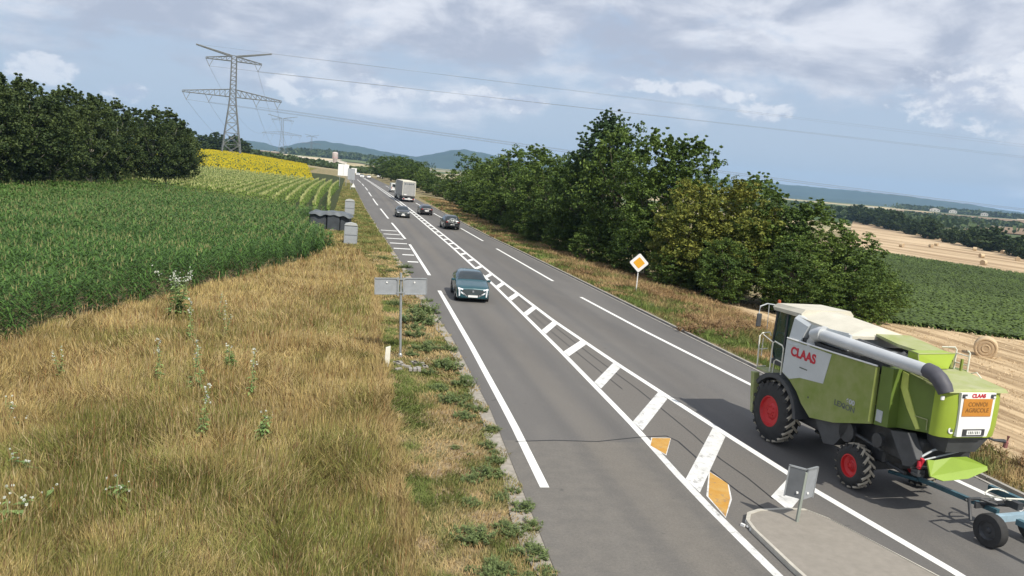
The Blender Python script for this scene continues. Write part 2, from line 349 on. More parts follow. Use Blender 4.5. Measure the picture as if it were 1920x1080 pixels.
# ------------------------------------------------------------------ road
YS = [-40, 13, 18, 23, 33, 57, 75, 88, 105, 120, 168, 234, 300, 450]
XL = [3.3, 4.0, 4.25, 4.5, 4.6, 4.1, 3.7, 3.4, 3.1, 2.8, 2.2, 1.4, 0.2, -3.5]
XR = [19.0, 17.0, 16.9, 16.7, 16.45, 16.0, 15.6, 15.2, 15.0, 14.9, 14.6, 13.8, 12.6, 9.4]
xl = lambda y: np.interp(y, YS, XL); xr = lambda y: np.interp(y, YS, XR)
def asphalt():
    m = bpy.data.materials.new('asphalt'); m.use_nodes = True; nt = m.node_tree; N = nt.nodes; L = nt.links; b = N['Principled BSDF']
    b.inputs['Roughness'].default_value = 0.85; b.inputs['Specular IOR Level'].default_value = 0.25
    tc = N.new('ShaderNodeTexCoord')
    def noise(s, det, stretch=(1, 1, 1)):
        mp = N.new('ShaderNodeMapping'); mp.inputs['Scale'].default_value = stretch; L.new(tc.outputs['Object'], mp.inputs[0])
        n = N.new('ShaderNodeTexNoise'); n.inputs['Scale'].default_value = s; n.inputs['Detail'].default_value = det; L.new(mp.outputs[0], n.inputs['Vector']); return n.outputs[0]
    def rng(f, a, c, x=0., y=1., sm_=False):
        n = N.new('ShaderNodeMapRange'); L.new(f, n.inputs[0]); n.inputs[1].default_value = a; n.inputs[2].default_value = c; n.inputs[3].default_value = x; n.inputs[4].default_value = y
        if sm_: n.interpolation_type = 'SMOOTHSTEP'
        return n.outputs[0]
    def mth(op, a, c):
        n = N.new('ShaderNodeMath'); n.operation = op
        for i, v in enumerate((a, c)):
            if isinstance(v, (int, float)): n.inputs[i].default_value = v
            else: L.new(v, n.inputs[i])
        return n.outputs[0]
    def mix(f, a, c):
        n = N.new('ShaderNodeMix'); n.data_type = 'RGBA'; L.new(f, n.inputs[0])
        for k, v in ((6, a), (7, c)):
            if isinstance(v, tuple): n.inputs[k].default_value = (*v, 1)
            else: L.new(v, n.inputs[k])
        return n.outputs[2]
    sep = N.new('ShaderNodeSeparateXYZ'); L.new(tc.outputs['Object'], sep.inputs[0]); x, y = sep.outputs[0], sep.outputs[1]
    base = mix(rng(noise(0.6, 6, (1, .12, 1)), .3, .7), (0.130, 0.124, 0.118), (0.172, 0.164, 0.153))
    # older, paler surface this side of the joint in the left lane
    old = mth('MULTIPLY', mth('LESS_THAN', y, 20.45), mth('LESS_THAN', x, 8.5))
    base = mix(mth('MULTIPLY', old, 0.7), base, mix(rng(noise(2.5, 6), .3, .7), (0.155, 0.145, 0.128), (0.205, 0.188, 0.162)))
    mid = mth('MULTIPLY', rng(x, 8.4, 8.7, 0, 1), rng(x, 11.2, 10.7, 0, 1)); mid = mth('MULTIPLY', mid, mth('LESS_THAN', y, 50))
    base = mix(mth('MULTIPLY', mid, 0.5), base, (0.18, 0.163, 0.14))
    # worn wheel tracks and an oil-grimed middle
    d = mth('ABSOLUTE', mth('SUBTRACT', x, 7.15), 0.0); oil = mth('MULTIPLY', rng(d, 0.1, 0.8, 1, 0, True), rng(noise(.35, 4, (1, .2, 1)), .3, .7, .3, .9))
    base = mix(mth('MULTIPLY', oil, 0.45), base, (0.22, 0.195, 0.16))
    for cxx in (6.35, 7.95, 11.6, 13.2):
        dd = mth('ABSOLUTE', mth('SUBTRACT', x, cxx), 0.0); base = mix(mth('MULTIPLY', mth('MULTIPLY', rng(dd, .05, .38, 1, 0, True), rng(noise(.5, 5, (1, .1, 1)), .3, .7, .3, 1)), .38), base, (0.105, 0.102, 0.10))
    base = mix(rng(noise(1.3, 7, (1, .35, 1)), .56, .72, 0, .3), base, (0.20, 0.187, 0.168))
    d2 = mth('ABSOLUTE', mth('SUBTRACT', x, 12.4), 0.0)
    base = mix(mth('MULTIPLY', rng(d2, 0.1, 1.0, 1, 0, True), 0.2), base, (0.14, 0.125, 0.105))
    g = noise(60, 3); base = mix(rng(g, .35, .75, 0, .35), base, (0.06, 0.058, 0.055)); base = mix(rng(noise(45, 2), .60, .78, 0, .6), base, (0.28, 0.27, 0.25)); base = mix(rng(noise(17, 3), .35, .7, 0, .28), base, (0.075, 0.072, 0.07)); base = mix(rng(noise(2.2, 3), .70, .74, 0, .45), base, (0.06, 0.058, 0.056))
    L.new(base, b.inputs['Base Color']); bu = N.new('ShaderNodeBump'); bu.inputs['Strength'].default_value = 0.25; bu.inputs['Distance'].default_value = .01; L.new(g, bu.inputs['Height']); L.new(bu.outputs[0], b.inputs['Normal'])
    return m
def strip(name, fl, fr, y0, y1, z, m, dy=1.5, nx=2):
    ys = np.linspace(y0, y1, max(2, int((y1 - y0) / dy) + 1)); a, b = fl(ys), fr(ys); V = []
    for k in range(nx): t = k / (nx - 1); V.append(np.stack([a * (1 - t) + b * t, ys, np.full_like(ys, z)], -1))
    V = np.concatenate(V); n = len(ys); F = np.concatenate([np.stack([k * n + np.arange(n - 1), (k + 1) * n + np.arange(n - 1), (k + 1) * n + np.arange(1, n), k * n + np.arange(1, n)], -1) for k in range(nx - 1)])
    return npmesh(name, V, F, m)
tag(strip('road', xl, xr, -40, 450, 0.0, asphalt()), kind='structure')
M_gravel = mat('gravel edge', (0.22, 0.20, 0.17), 0.95, 0, 0.3, 6, bump=.6, bscale=40, col2=(0.36, 0.33, 0.28))
tag(strip('road_shoulder', lambda y: xl(y) - .28 - .2 * vnoise(y, y * 0, 1.3, 2), lambda y: xl(y) + 0 * y - .0, -40, 300, -0.012, M_gravel, dy=.3), kind='structure')
# concrete drain channel and raised lip on the right hand side
M_conc = mat('concrete', (0.30, 0.28, 0.25), 0.9, 0, 0.2, 5, bump=.4, bscale=30)
kb = MB(); seg = 2.0; y = -20.0
while y < 160:
    a, b2 = xr(y) + .0, xr(y + seg - .03); ye = y + seg - .03
    for (o0, o1, z0, z1) in ((0.0, 0.10, 0.02, 0.02), (0.10, 0.30, -0.06, -0.06), (0.30, 0.42, 0.05, 0.05)):
        kb.add([(a + o0, y, z0), (a + o1, y, z1), (b2 + o1, ye, z1), (b2 + o0, ye, z0), (a + o0, y, -.2), (a + o1, y, -.2), (b2 + o1, ye, -.2), (b2 + o0, ye, -.2)],
               [(0, 1, 2, 3), (0, 3, 7, 4), (1, 5, 6, 2), (0, 4, 5, 1), (3, 2, 6, 7)])
    y += seg
tag(kb.build('kerb', M_conc, recalc=False), kind='structure')

M_line = mat('road marking white', (0.74, 0.74, 0.71), 0.7, 0, 0.06, 2, bump=.1)
def wear(m, lo, hi, sc, amt):
    nt = m.node_tree; N = nt.nodes; L = nt.links; b = N['Principled BSDF']; old = b.inputs['Base Color'].links[0].from_socket; tc = N.new('ShaderNodeTexCoord'); mp = N.new('ShaderNodeMapping'); mp.inputs['Scale'].default_value = (1, .6, 1); L.new(tc.outputs['Object'], mp.inputs[0])
    n = N.new('ShaderNodeTexNoise'); n.inputs['Scale'].default_value = sc; n.inputs['Detail'].default_value = 10; n.inputs['Roughness'].default_value = .75; L.new(mp.outputs[0], n.inputs['Vector'])
    r = N.new('ShaderNodeMapRange'); L.new(n.outputs[0], r.inputs[0]); r.inputs[1].default_value = lo; r.inputs[2].default_value = hi; r.inputs[4].default_value = amt
    x = N.new('ShaderNodeMix'); x.data_type = 'RGBA'; L.new(r.outputs[0], x.inputs[0]); L.new(old, x.inputs[6]); x.inputs[7].default_value = (.16, .15, .14, 1); L.new(x.outputs[2], b.inputs['Base Color'])
wear(M_line, .60, .70, 5, .8)
M_linew = mat('worn marking white', (0.50, 0.50, 0.48), 0.75, 0, 0.3, 3, col2=(0.74, 0.74, 0.72), stretch=(1, 1, 1), detail=8)
M_yel = mat('worn marking yellow', (0.46, 0.22, 0.02), 0.75, 0, 0.3, 3.0, col2=(0.50, 0.31, 0.09), detail=8)
wear(M_linew, .54, .66, 4, .8); wear(M_yel, .54, .66, 5, .75)
M_seal = mat('bitumen sealant', (0.020, 0.020, 0.022), 0.6)
lm = MB(); lw = MB(); ly = MB(); ls = MB()
def line(mb, yy, xx, w, y0, y1, z=0.005, dy=2.0):
    n = max(2, int((y1 - y0) / dy) + 1); ys = np.linspace(y0, y1, n); c = np.interp(ys, yy, xx); vs = []
    for a, q in zip(c, ys): vs += [(a - w / 2, q, z), (a + w / 2, q, z)]
    mb.add(vs, [(2 * i, 2 * i + 1, 2 * i + 3, 2 * i + 2) for i in range(n - 1)])
LEY = [0, 17.2, 22, 32, 46.6, 75, 100, 150, 220, 283, 450]; LEX = [4.2, 4.75, 4.95, 5.2, 5.45, 5.65, 5.3, 4.8, 4.6, 3.9, 0.6]
for a, b2 in ((17.2, 46.6), (53.2, 73.8), (79.1, 99.9), (107.4, 130), (139.8, 165), (176, 200), (212, 236), (248, 272), (286, 330)): line(lm, LEY, LEX, 0.22, a, b2)
CLY = [-20, 13, 17, 22.4, 32, 50, 73, 120, 170, 209, 300, 450]; CLX = [8.2, 8.25, 8.3, 8.6, 8.9, 9.3, 9.5, 9.5, 9.1, 8.6, 7.3, 4.4]
CRY = [-20, 12.9, 17, 21.7, 29.5, 38.8, 56, 78, 115, 157, 209, 300, 450]; CRX = [14.2, 12.1, 11.55, 11.2, 10.7, 10.3, 10.15, 10.2, 10.15, 9.9, 9.3, 7.9, 4.9]
line(lw, CLY, CLX, .2, 2, 20); line(lm, CLY, CLX, 0.2, 20, 430)
line(lm, CRY, CRX, 0.22, -15, 430)
REY = [0, 17, 26.8, 37, 47, 54, 75, 99, 128, 200, 300, 450]; REX = [18.0, 16.25, 15.1, 14.5, 14.15, 14.1, 13.9, 13.65, 13.2, 12.5, 11.2, 7.8]
for a, b2 in ((2, 47.1), (53.9, 75.2), (82.7, 99), (107, 128), (136, 160), (170, 190), (200, 225), (240, 270)): line(lm, REY, REX, 0.2, a, b2)
clx = lambda y: float(np.interp(y, CLY, CLX)); crx = lambda y: float(np.interp(y, CRY, CRX))
rung = [(17.6, 15.9), (21.5, 17.35), (25.35, 21.9), (29.5, 26.4), (33.6, 31.2), (38.0, 35.6), (42.3, 40.1)]
yy_ = 46.8
while yy_ < 158: rung.append((yy_, yy_ - max(.6, 2.0 - (yy_ - 46) * .05))); yy_ += 4.4
for i, (yr, yl) in enumerate(rung):
    hw = 0.42 if i < 7 else .5
    mb = lw if i < 4 else lm; xa, xb = crx(yr) - .12, clx(yl) + .12
    if i == 0: xb = 10.15; yl = 16.3
    mb.add([(xb, yl - hw, .009), (xa, yr - hw, .009), (xa, yr + hw, .009), (xb, yl + hw, .009)], [(0, 1, 2, 3)])
# hatched lay-by tail on the left
for k in range(7):
    y = 60.2 + k * 4.6; mb = lm; a = float(xl(y)) + .15 + (.35 if k < 2 else 0); b2 = float(np.interp(y, LEY, LEX)) - .22
    mb.add([(a, y - .35, .009), (b2, y - .25, .009), (b2, y + .35, .009), (a, y + .25, .009)], [(0, 1, 2, 3)])
lw.add([(8.60, 19.42, .0055), (9.33, 20.88, .0055), (8.73, 20.88, .0055), (8.43, 20.2, .0055)], [(0, 1, 2, 3)])
lw.add([(8.42, 15.53, .0055), (8.52, 16.75, .0055), (9.31, 18.33, .0055), (9.45, 17.5, .0055), (9.07, 16.55, .0055)], [(0, 1, 2, 3, 4)])
ly.add([(8.62, 19.5, .0075), (9.3, 20.85, .006), (8.75, 20.85, .006), (8.45, 20.2, .006)], [(0, 1, 2, 3)])
ly.add([(8.45, 15.6, .0075), (8.55, 16.7, .0075), (9.30, 18.25, .0075), (9.42, 17.5, .0075), (9.05, 16.6, .0075)], [(0, 1, 2, 3, 4)])
def crack(pts, w, z=.0065):
    for (a, b2) in zip(pts[:-1], pts[1:]):
        d = Vector((b2[0] - a[0], b2[1] - a[1], 0)).normalized(); n = Vector((-d.y, d.x, 0)) * w / 2; A = Vector((*a, z)); B = Vector((*b2, z)); ls.add([A - n, B - n, B + n, A + n], [(0, 1, 2, 3)])
crack([(4.7, 20.35), (5.8, 20.5), (7.0, 20.45), (8.4, 20.9), (9.25, 21.05), (9.42, 20.6), (9.4, 19.4), (9.38, 18.4), (9.46, 17.0), (9.6, 16.0), (9.8, 15.2)], 0.045)
crack([(10.2, 26), (10.17, 23), (10.15, 21.2), (10.05, 19.2), (10.15, 17.9), (10.13, 16.6)], 0.035)
crack([(9.55, 42), (9.5, 36), (9.55, 30), (9.62, 26)], 0.03); crack([(10.05, 48), (9.95, 42), (9.98, 36), (10.05, 31), (10.2, 26)], 0.03)
for nm, mb, mm in (('road_marking', lm, M_line), ('worn_road_marking', lw, M_linew), ('yellow_road_marking', ly, M_yel), ('road_crack', ls, M_seal)):
    tag(mb.build(nm, mm, recalc=False), kind='structure')

# traffic island with rounded concrete nose
def island():
    outer = [(8.72, 4.0), (8.62, 13.2), (8.66, 14.8), (8.74, 15.25), (8.95, 15.6), (9.3, 15.78), (10.0, 15.85), (10.45, 15.8), (10.75, 15.3), (11.0, 14.4), (11.9, 11.0), (13.0, 7.0), (13.2, 4.0)]
    c = Vector((10.2, 10.0)); inner = [tuple(c + (Vector(p) - c) * (1 - .12 / (Vector(p) - c).length)) for p in outer]
    n = len(outer); mb = MB()
    vs = [(x, y, -.02) for x, y in outer] + [(x, y, .11) for x, y in outer] + [(x, y, .13) for x, y in inner] + [(x, y, .10) for x, y in inner]
    fs = []
    for i in range(n):
        j = (i + 1) % n
        for k in range(3): fs.append((k * n + i, k * n + j, (k + 1) * n + j, (k + 1) * n + i))
    mb.add(vs, fs); root = tag(mb.build('traffic_island', mat('island kerb', (0.50, 0.47, 0.40), 0.85, 0, .15, 6)), kind='structure')
    m2 = MB(); m2.add([(x, y, .115) for x, y in inner], [tuple(range(n))]); o = m2.build('island_surface', mat('island asphalt', (0.22, 0.20, 0.17), 0.92, 0, .2, 5, bump=.2, bscale=70, col2=(0.27, 0.245, 0.21), detail=9)); tag(o, kind='structure')
island()
# ------------------------------------------------------------------ vegetation
def blades(name, P, H, Wd, C, lean=0.35, m=None, kind='stuff', label=None, cat=None):
    """one tapered bent blade per point: P (n,3), heights H, widths Wd, colours C (n,3)"""
    n = len(P); a = RNG.uniform(0, 2 * np.pi, n); ca, sa = np.cos(a), np.sin(a)
    b = vnoise(P[:, 0], P[:, 1], 1.7, 31) * 9 + RNG.normal(0, 1.1, n); lean = lean * (.35 + 1.5 * vnoise(P[:, 0] + P[:, 1], P[:, 1] - P[:, 0], 1.4, 32) ** 1.5); l = H * lean * RNG.uniform(.2, 1.6, n); lx, ly_ = np.cos(b) * l, np.sin(b) * l
    V = np.zeros((n, 5, 3)); w = Wd / 2
    for k, (t, ww) in enumerate(((0, 1.), (0, -1.), (.55, .8), (.55, -.8), (1, 0))):
        V[:, k, 0] = P[:, 0] + ca * w * ww + lx * t * t; V[:, k, 1] = P[:, 1] + sa * w * ww + ly_ * t * t; V[:, k, 2] = P[:, 2] + H * t * (1 - .25 * t * lean)
    base = np.arange(n)[:, None] * 5
    Q = base + np.array([[0, 1, 3, 2]]); Tr = base + np.array([[2, 3, 4]])
    o = npmesh(name, V.reshape(-1, 3), [Q, Tr], m or leafmat('grass blades', .8, .15), np.repeat(C, 5, 0))
    return tag(o, label, cat, kind=kind)
def lerpc(a, b, t): return np.array(a)[None] * (1 - t[:, None]) + np.array(b)[None] * t[:, None]
def scatter(n, x0, x1, y0, y1, inside, falloff=1.6):
    out = []; tot = 0
    while tot < n:
        x = RNG.uniform(x0, x1, n * 2); y = RNG.uniform(y0, y1, n * 2); r = np.hypot(np.hypot(x, y), 6)
        k = (RNG.random(n * 2) < (max(y0, 11) / r) ** falloff) & inside(x, y); out.append(np.stack([x[k], y[k]], 1)); tot += k.sum()
    return np.concatenate(out)[:n]
EDGE_Y = [5, 20, 28.2, 32.8, 38.1, 45.6, 53.7, 62, 68, 80, 95, 110, 300]; EDGE_X = [-19, -14.2, -11.2, -10.0, -8.3, -5.8, -3.2, -1.3, -1.0, -4.4, -1.6, -1.6, -1.6]
edge = lambda y: np.interp(y, EDGE_Y, EDGE_X)
mow = lambda y: np.interp(y, [8, 14, 24.5, 34, 51, 62, 75], [1.75, 1.7, 1.6, 1.65, 2.2, 1.4, .6])
M_grass = leafmat('grass blades', .8, .15)
def dry_cols(x, y, n):
    # tawny standing hay with greener hollows, greener overall close to the camera
    g = np.clip((vnoise(x + .4 * y, y - .4 * x, 2.6, 1) * .5 + vnoise(x, y, 1.0, 2) * .3 + vnoise(x - y, x + y, .45, 4) * .2 - .50) * 1.9 + .16 + sm(27, 13.5, y) * .62, 0, 1)
    t = np.clip(g + RNG.normal(0, .25, n), 0, 1)
    c = lerpc((.485, .365, .155), (.190, .205, .050), t) * RNG.uniform(.55, 1.3, n)[:, None]
    r = RNG.random(n) < .07; c[r] = np.array((.50, .41, .23)) * RNG.uniform(.8, 1.2, r.sum())[:, None]
    r = RNG.random(n) < .12; c[r] = np.array((.20, .12, .06)) * RNG.uniform(.8, 1.2, r.sum())[:, None]
    sw = np.clip(1 - np.abs(x - (np.interp(y, [8, 14, 24.5, 34, 51, 62, 75], [1.75, 1.7, 1.6, 1.65, 2.2, 1.4, .6]) - .25)) / .4, 0, 1)[:, None] * .6; c = c * (1 - sw) + sw * np.array((.44, .31, .15)) * RNG.uniform(.6, 1.2, n)[:, None]
    return c
def far_w(P, w0, f=.0011): return np.maximum(w0, np.hypot(P[:, 0], P[:, 1]) * f)
n = 420000; P = scatter(n, -19, 2.4, 7.5, 76, lambda x, y: (x > edge(y) - .3) & (x < mow(y) + .12 * np.sin(y * 2.1)), 1.5)
P3 = np.c_[P, T(P[:, 0], P[:, 1]) - .06]; hh = RNG.uniform(.20, .58, n) * (0.55 + .75 * vnoise(P[:, 0], P[:, 1], 1.6, 7)) * (1 - .35 * sm(20, 12, P[:, 1]))
hh *= np.where(P[:, 0] > mow(P[:, 1]) - .8, .75, 1)
blades('dry_grass', P3, hh, far_w(P, .006, .0008) * RNG.uniform(.6, 1.4, n), dry_cols(P[:, 0], P[:, 1], n), .42, M_grass, label='tall tawny dry grass with greener patches on the bank between the maize and the road', cat='grass')
n = 5200; P = scatter(n, -19, 1.2, 8, 60, lambda x, y: (x > edge(y)) & (x < mow(y) - .3) & (vnoise(x, y, 2.3, 41) > .38), 1.3)
hh = RNG.uniform(.38, .72, n); b3 = np.c_[P, T(P[:, 0], P[:, 1])]; t1 = RNG.normal(0, .13, (n, 2)); tp = b3.copy(); tp[:, :2] += t1; tp[:, 2] += hh; w = far_w(P, .0015, .00012)[:, None]; hd = far_w(P, .006, .00035)[:, None]; X1 = np.array([[1., 0, 0]]); Z1 = np.array([[0, 0, 1.]])
V = np.stack([b3 - X1 * w, b3 + X1 * w, tp + X1 * w, tp - X1 * w, tp - Z1 * .02, tp + X1 * hd + Z1 * .05, tp + Z1 * .15, tp - X1 * hd + Z1 * .05], 1)
i8 = np.arange(n)[:, None] * 8; cc = np.array((.42, .32, .16))[None] * RNG.uniform(.6, 1.25, n)[:, None]; cc[RNG.random(n) < .25] *= np.array((.62, .42, .35))
tag(npmesh('seed_heads', V.reshape(-1, 3), np.concatenate([i8 + np.array([[0, 1, 2, 3]]), i8 + np.array([[4, 5, 6, 7]])]), M_grass, np.repeat(cc, 8, 0)), 'thin taller grass stalks with pale and reddish seed heads rising over the dry bank', 'grass', kind='stuff')
# mown verge along the road
n = 90000; P = scatter(n, .2, 5, 7.5, 76, lambda x, y: (x > mow(y) - .1) & (x < xl(y) - .15 + .2 * np.sin(y * 3)), 1.6)
g = np.clip((vnoise(P[:, 0] + P[:, 1] * .3, P[:, 1] * .8 - P[:, 0] * .3, 1.3, 11) * .5 + vnoise(P[:, 0], P[:, 1], .45, 13) * .5 - .44) * 3 + np.clip(1 - np.abs(P[:, 0] - (mow(P[:, 1]) + .4)) / .5, 0, 1) * .5 + RNG.normal(0, .2, n), 0, 1)
keep = RNG.random(n) < (.35 + .65 * np.clip(g, 0, 1)); P = P[keep]; g = g[keep]; n = len(P)
C = lerpc((.42, .31, .15), (.14, .175, .045), g) * RNG.uniform(.7, 1.25, n)[:, None]
blades('mown_grass', np.c_[P, T(P[:, 0], P[:, 1]) - .05], RNG.uniform(.06, .17, n), far_w(P, .010), C, .8, M_grass, label='short patchy mown grass strip beside the left edge of the road', cat='grass')
n = 60000; P = scatter(n, -2.4, 4, 60, 260, lambda x, y: (x > edge(y) - .1) & (x < xl(y) - .2) & (y > 66), 1.0)
g = np.clip(.62 + (vnoise(P[:, 0] + P[:, 1], P[:, 1] - P[:, 0], 1.5, 3) - .5) * .8 + RNG.normal(0, .2, n), 0, 1)
blades('verge_grass', np.c_[P, T(P[:, 0], P[:, 1]) - .05], RNG.uniform(.15, .4, n), far_w(P, .02, .0009), lerpc((.38, .28, .12), (.13, .18, .045), g) * RNG.uniform(.7, 1.25, n)[:, None], .6, M_grass, label='greener rough verge grass running far up beside the maize rows', cat='grass')
n = 110000; P = scatter(n, 16, 26, 12, 190, lambda x, y: (x > xr(y) + .75) & (x < np.interp(y, [12, 30, 40, 60, 190], [19.6, 20.5, 25, 25, 22])), .9)
d = P[:, 0] - xr(P[:, 1]) - .6
g = np.clip((vnoise(P[:, 0] + P[:, 1] * .5, P[:, 1], 1.5, 21) - .42) * 2.6 + np.clip(1.1 - d / 2.2, 0, 1) * .6 - sm(2.5, 4.5, d) * .45 + RNG.normal(0, .2, n), 0, 1)
C = lerpc((.40, .275, .135), (.14, .19, .045), g) * RNG.uniform(.5, 1.3, n)[:, None]
blades('roadside_grass', np.c_[P, T(P[:, 0], P[:, 1]) - .05], RNG.uniform(.12, .35, n) * (1 + .9 * sm(1.2, 3, d)), far_w(P, .012, .0009), C, .55, M_grass, label='rust brown and green rough grass between the right kerb and the trees', cat='grass')
n = 26000; P = scatter(n, 19, 60, 8, 56, lambda x, y: x > 19.3, 1.4)
blades('stubble', np.c_[P, T(P[:, 0], P[:, 1])], RNG.uniform(.06, .18, n), far_w(P, .012), np.array((.62, .48, .30))[None] * RNG.uniform(.7, 1.2, n)[:, None], .9, M_grass, label='pale cut straw stubble lying on the field behind the harvester', cat='stubble')

def leafy(P, H, nl, Lr, Wr, droop, cA, cB, spread=.9, stem=True):
    """maize-like plants: nl arching leaves up a stem. returns V,F,C"""
    n = len(P); N_ = n * nl; pi = np.repeat(np.arange(n), nl); lv = np.tile(np.arange(nl), n) / max(1, nl - 1)
    a = (np.tile(np.arange(nl), n) * np.pi + RNG.normal(0, .5, N_)) + np.repeat(RNG.uniform(0, 6.28, n), nl)
    L = Lr * RNG.uniform(.7, 1.2, N_) * (1.05 - .35 * lv) ; w = Wr * RNG.uniform(.8, 1.2, N_) / 2
    z0 = P[pi, 2] + H[pi] * (.12 + .80 * lv); dx, dy = np.cos(a), np.sin(a); V = np.zeros((N_, 5, 3))
    dr = droop * RNG.uniform(.5, 1.4, N_)
    for k, (t, ww) in enumerate(((0, .5), (0, -.5), (.45, 1.), (.45, -1.), (1., 0))):
        rr = L * spread * t; zz = L * (.75 * t - dr * t * t)
        V[:, k, 0] = P[pi, 0] + dx * rr - dy * w * ww; V[:, k, 1] = P[pi, 1] + dy * rr + dx * w * ww; V[:, k, 2] = z0 + zz
    b = np.arange(N_)[:, None] * 5
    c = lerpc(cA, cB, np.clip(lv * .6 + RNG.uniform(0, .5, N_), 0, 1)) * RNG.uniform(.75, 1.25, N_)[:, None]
    return V.reshape(-1, 3), b + np.array([[0, 1, 3, 2]]), b + np.array([[2, 3, 4]]), np.repeat(c, 5, 0)
def tassels(P, H, ln, w, col, k=3):
    n = len(P) * k; pi = np.repeat(np.arange(len(P)), k); a = RNG.uniform(0, 6.28, n); V = np.zeros((n, 3, 3)); sp = RNG.uniform(.05, .5, n) * ln
    z0 = P[pi, 2] + H[pi] * .97
    V[:, 0] = np.stack([P[pi, 0] - w * np.sin(a), P[pi, 1] + w * np.cos(a), z0], -1); V[:, 1] = np.stack([P[pi, 0] + w * np.sin(a), P[pi, 1] - w * np.cos(a), z0], -1)
    V[:, 2] = np.stack([P[pi, 0] + np.cos(a) * sp, P[pi, 1] + np.sin(a) * sp, z0 + ln * RNG.uniform(.6, 1, n)], -1)
    return V.reshape(-1, 3), np.arange(n * 3).reshape(-1, 3), np.repeat(np.array(col)[None] * RNG.uniform(.7, 1.2, n)[:, None], 3, 0)
def joinveg(name, parts, m, **kw):
    V = []; Q = []; Tn = []; C = []; o = 0
    for p in parts:
        if len(p) == 4: v, q, t, c = p; Q.append(q + o); Tn.append(t + o)
        else: v, t, c = p; Tn.append(t + o)
        V.append(v); C.append(c); o += len(v)
    F = ([np.concatenate(Q)] if Q else []) + [np.concatenate(Tn)]
    ob = npmesh(name, np.concatenate(V), F, m, np.concatenate(C)); return tag(ob, kw.get('label'), kw.get('cat'), kw.get('group'), kw.get('kind', 'stuff'))
M_leaf = leafmat('maize leaf', .55, .25, spec=.2)
def rows(x0, x1, y0, y1, sp, st, jit, inside):
    xs = np.arange(x0, x1, sp); ys = np.arange(y0, y1, st); X, Y = np.meshgrid(xs, ys); X = X.ravel() + RNG.normal(0, jit, X.size); Y = Y.ravel() + RNG.uniform(-st / 2, st / 2, Y.size)
    k = inside(X, Y); X, Y = X[k], Y[k]; return np.stack([X, Y, T(X, Y) - .02], -1)
wig = lambda y: .8 * np.sin(y / 33.)
P = rows(-62, 0, 16, 128, .75, .24, .06, lambda x, y: (x < edge(y) - .1) & (x > -.46 * y - 9) & (np.hypot(x + 1.8, y - 83) > 3.3) & (y < 94 + np.maximum(0, -x - 4) * 1.2))
d = np.hypot(P[:, 0], P[:, 1]); P = P[RNG.random(len(P)) < np.clip(55 / d, .30, 1)]
H = 1.55 + .55 * vnoise(P[:, 0], P[:, 1], 4, 9) + RNG.uniform(-.15, .2, len(P)); H *= np.clip(.72 + (edge(P[:, 1]) - P[:, 0]) * .35, .7, 1)
nearm = np.hypot(P[:, 0], P[:, 1]) < 62
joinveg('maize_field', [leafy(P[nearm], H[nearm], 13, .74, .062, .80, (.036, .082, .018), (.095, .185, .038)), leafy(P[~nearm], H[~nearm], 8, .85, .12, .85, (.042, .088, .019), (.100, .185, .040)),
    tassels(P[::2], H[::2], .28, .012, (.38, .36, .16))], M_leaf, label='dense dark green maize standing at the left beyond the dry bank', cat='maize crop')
# paler maize in visible rows further up
P = rows(-78, 0, 92, 330, 1.6, .45, .07, lambda x, y: (y > 93 + np.maximum(0, -x - 4) * 1.2) & (x < -2.4) & (x > -.42 * y - 6) & (y < 218 - .62 * (x + 30) * (x < 0)) & (y < 318))
P[:, 0] += wig(P[:, 1]) - wig(122); P[:, 2] = T(P[:, 0], P[:, 1])
P2 = rows(-77.2, 0, 92, 330, 1.6, 1.3, .10, lambda x, y: (y > 93 + np.maximum(0, -x - 4) * 1.2) & (x < -3.4) & (x > -.42 * y - 6) & (y < 318) & (y < 218 - .62 * (x + 30))); P2[:, 0] += wig(P2[:, 1]) - wig(122); P2[:, 2] = T(P2[:, 0], P2[:, 1])
H = RNG.uniform(1.9, 2.2, len(P)); H2 = RNG.uniform(.4, .7, len(P2))
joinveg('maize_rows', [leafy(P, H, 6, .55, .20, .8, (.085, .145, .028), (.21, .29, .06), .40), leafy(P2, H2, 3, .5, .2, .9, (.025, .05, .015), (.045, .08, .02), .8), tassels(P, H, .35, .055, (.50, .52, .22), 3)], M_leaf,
    label='paler maize in long curving rows leading away towards the sunflower field', cat='maize crop')
drape('maize_soil', [(-90, 14), (-1.7, 60), (-1.7, 320), (-140, 330)], 60, 60, -.01, mat('maize soil', (.045, .055, .022), .95, 0, .3, 1.0, spec=.1))
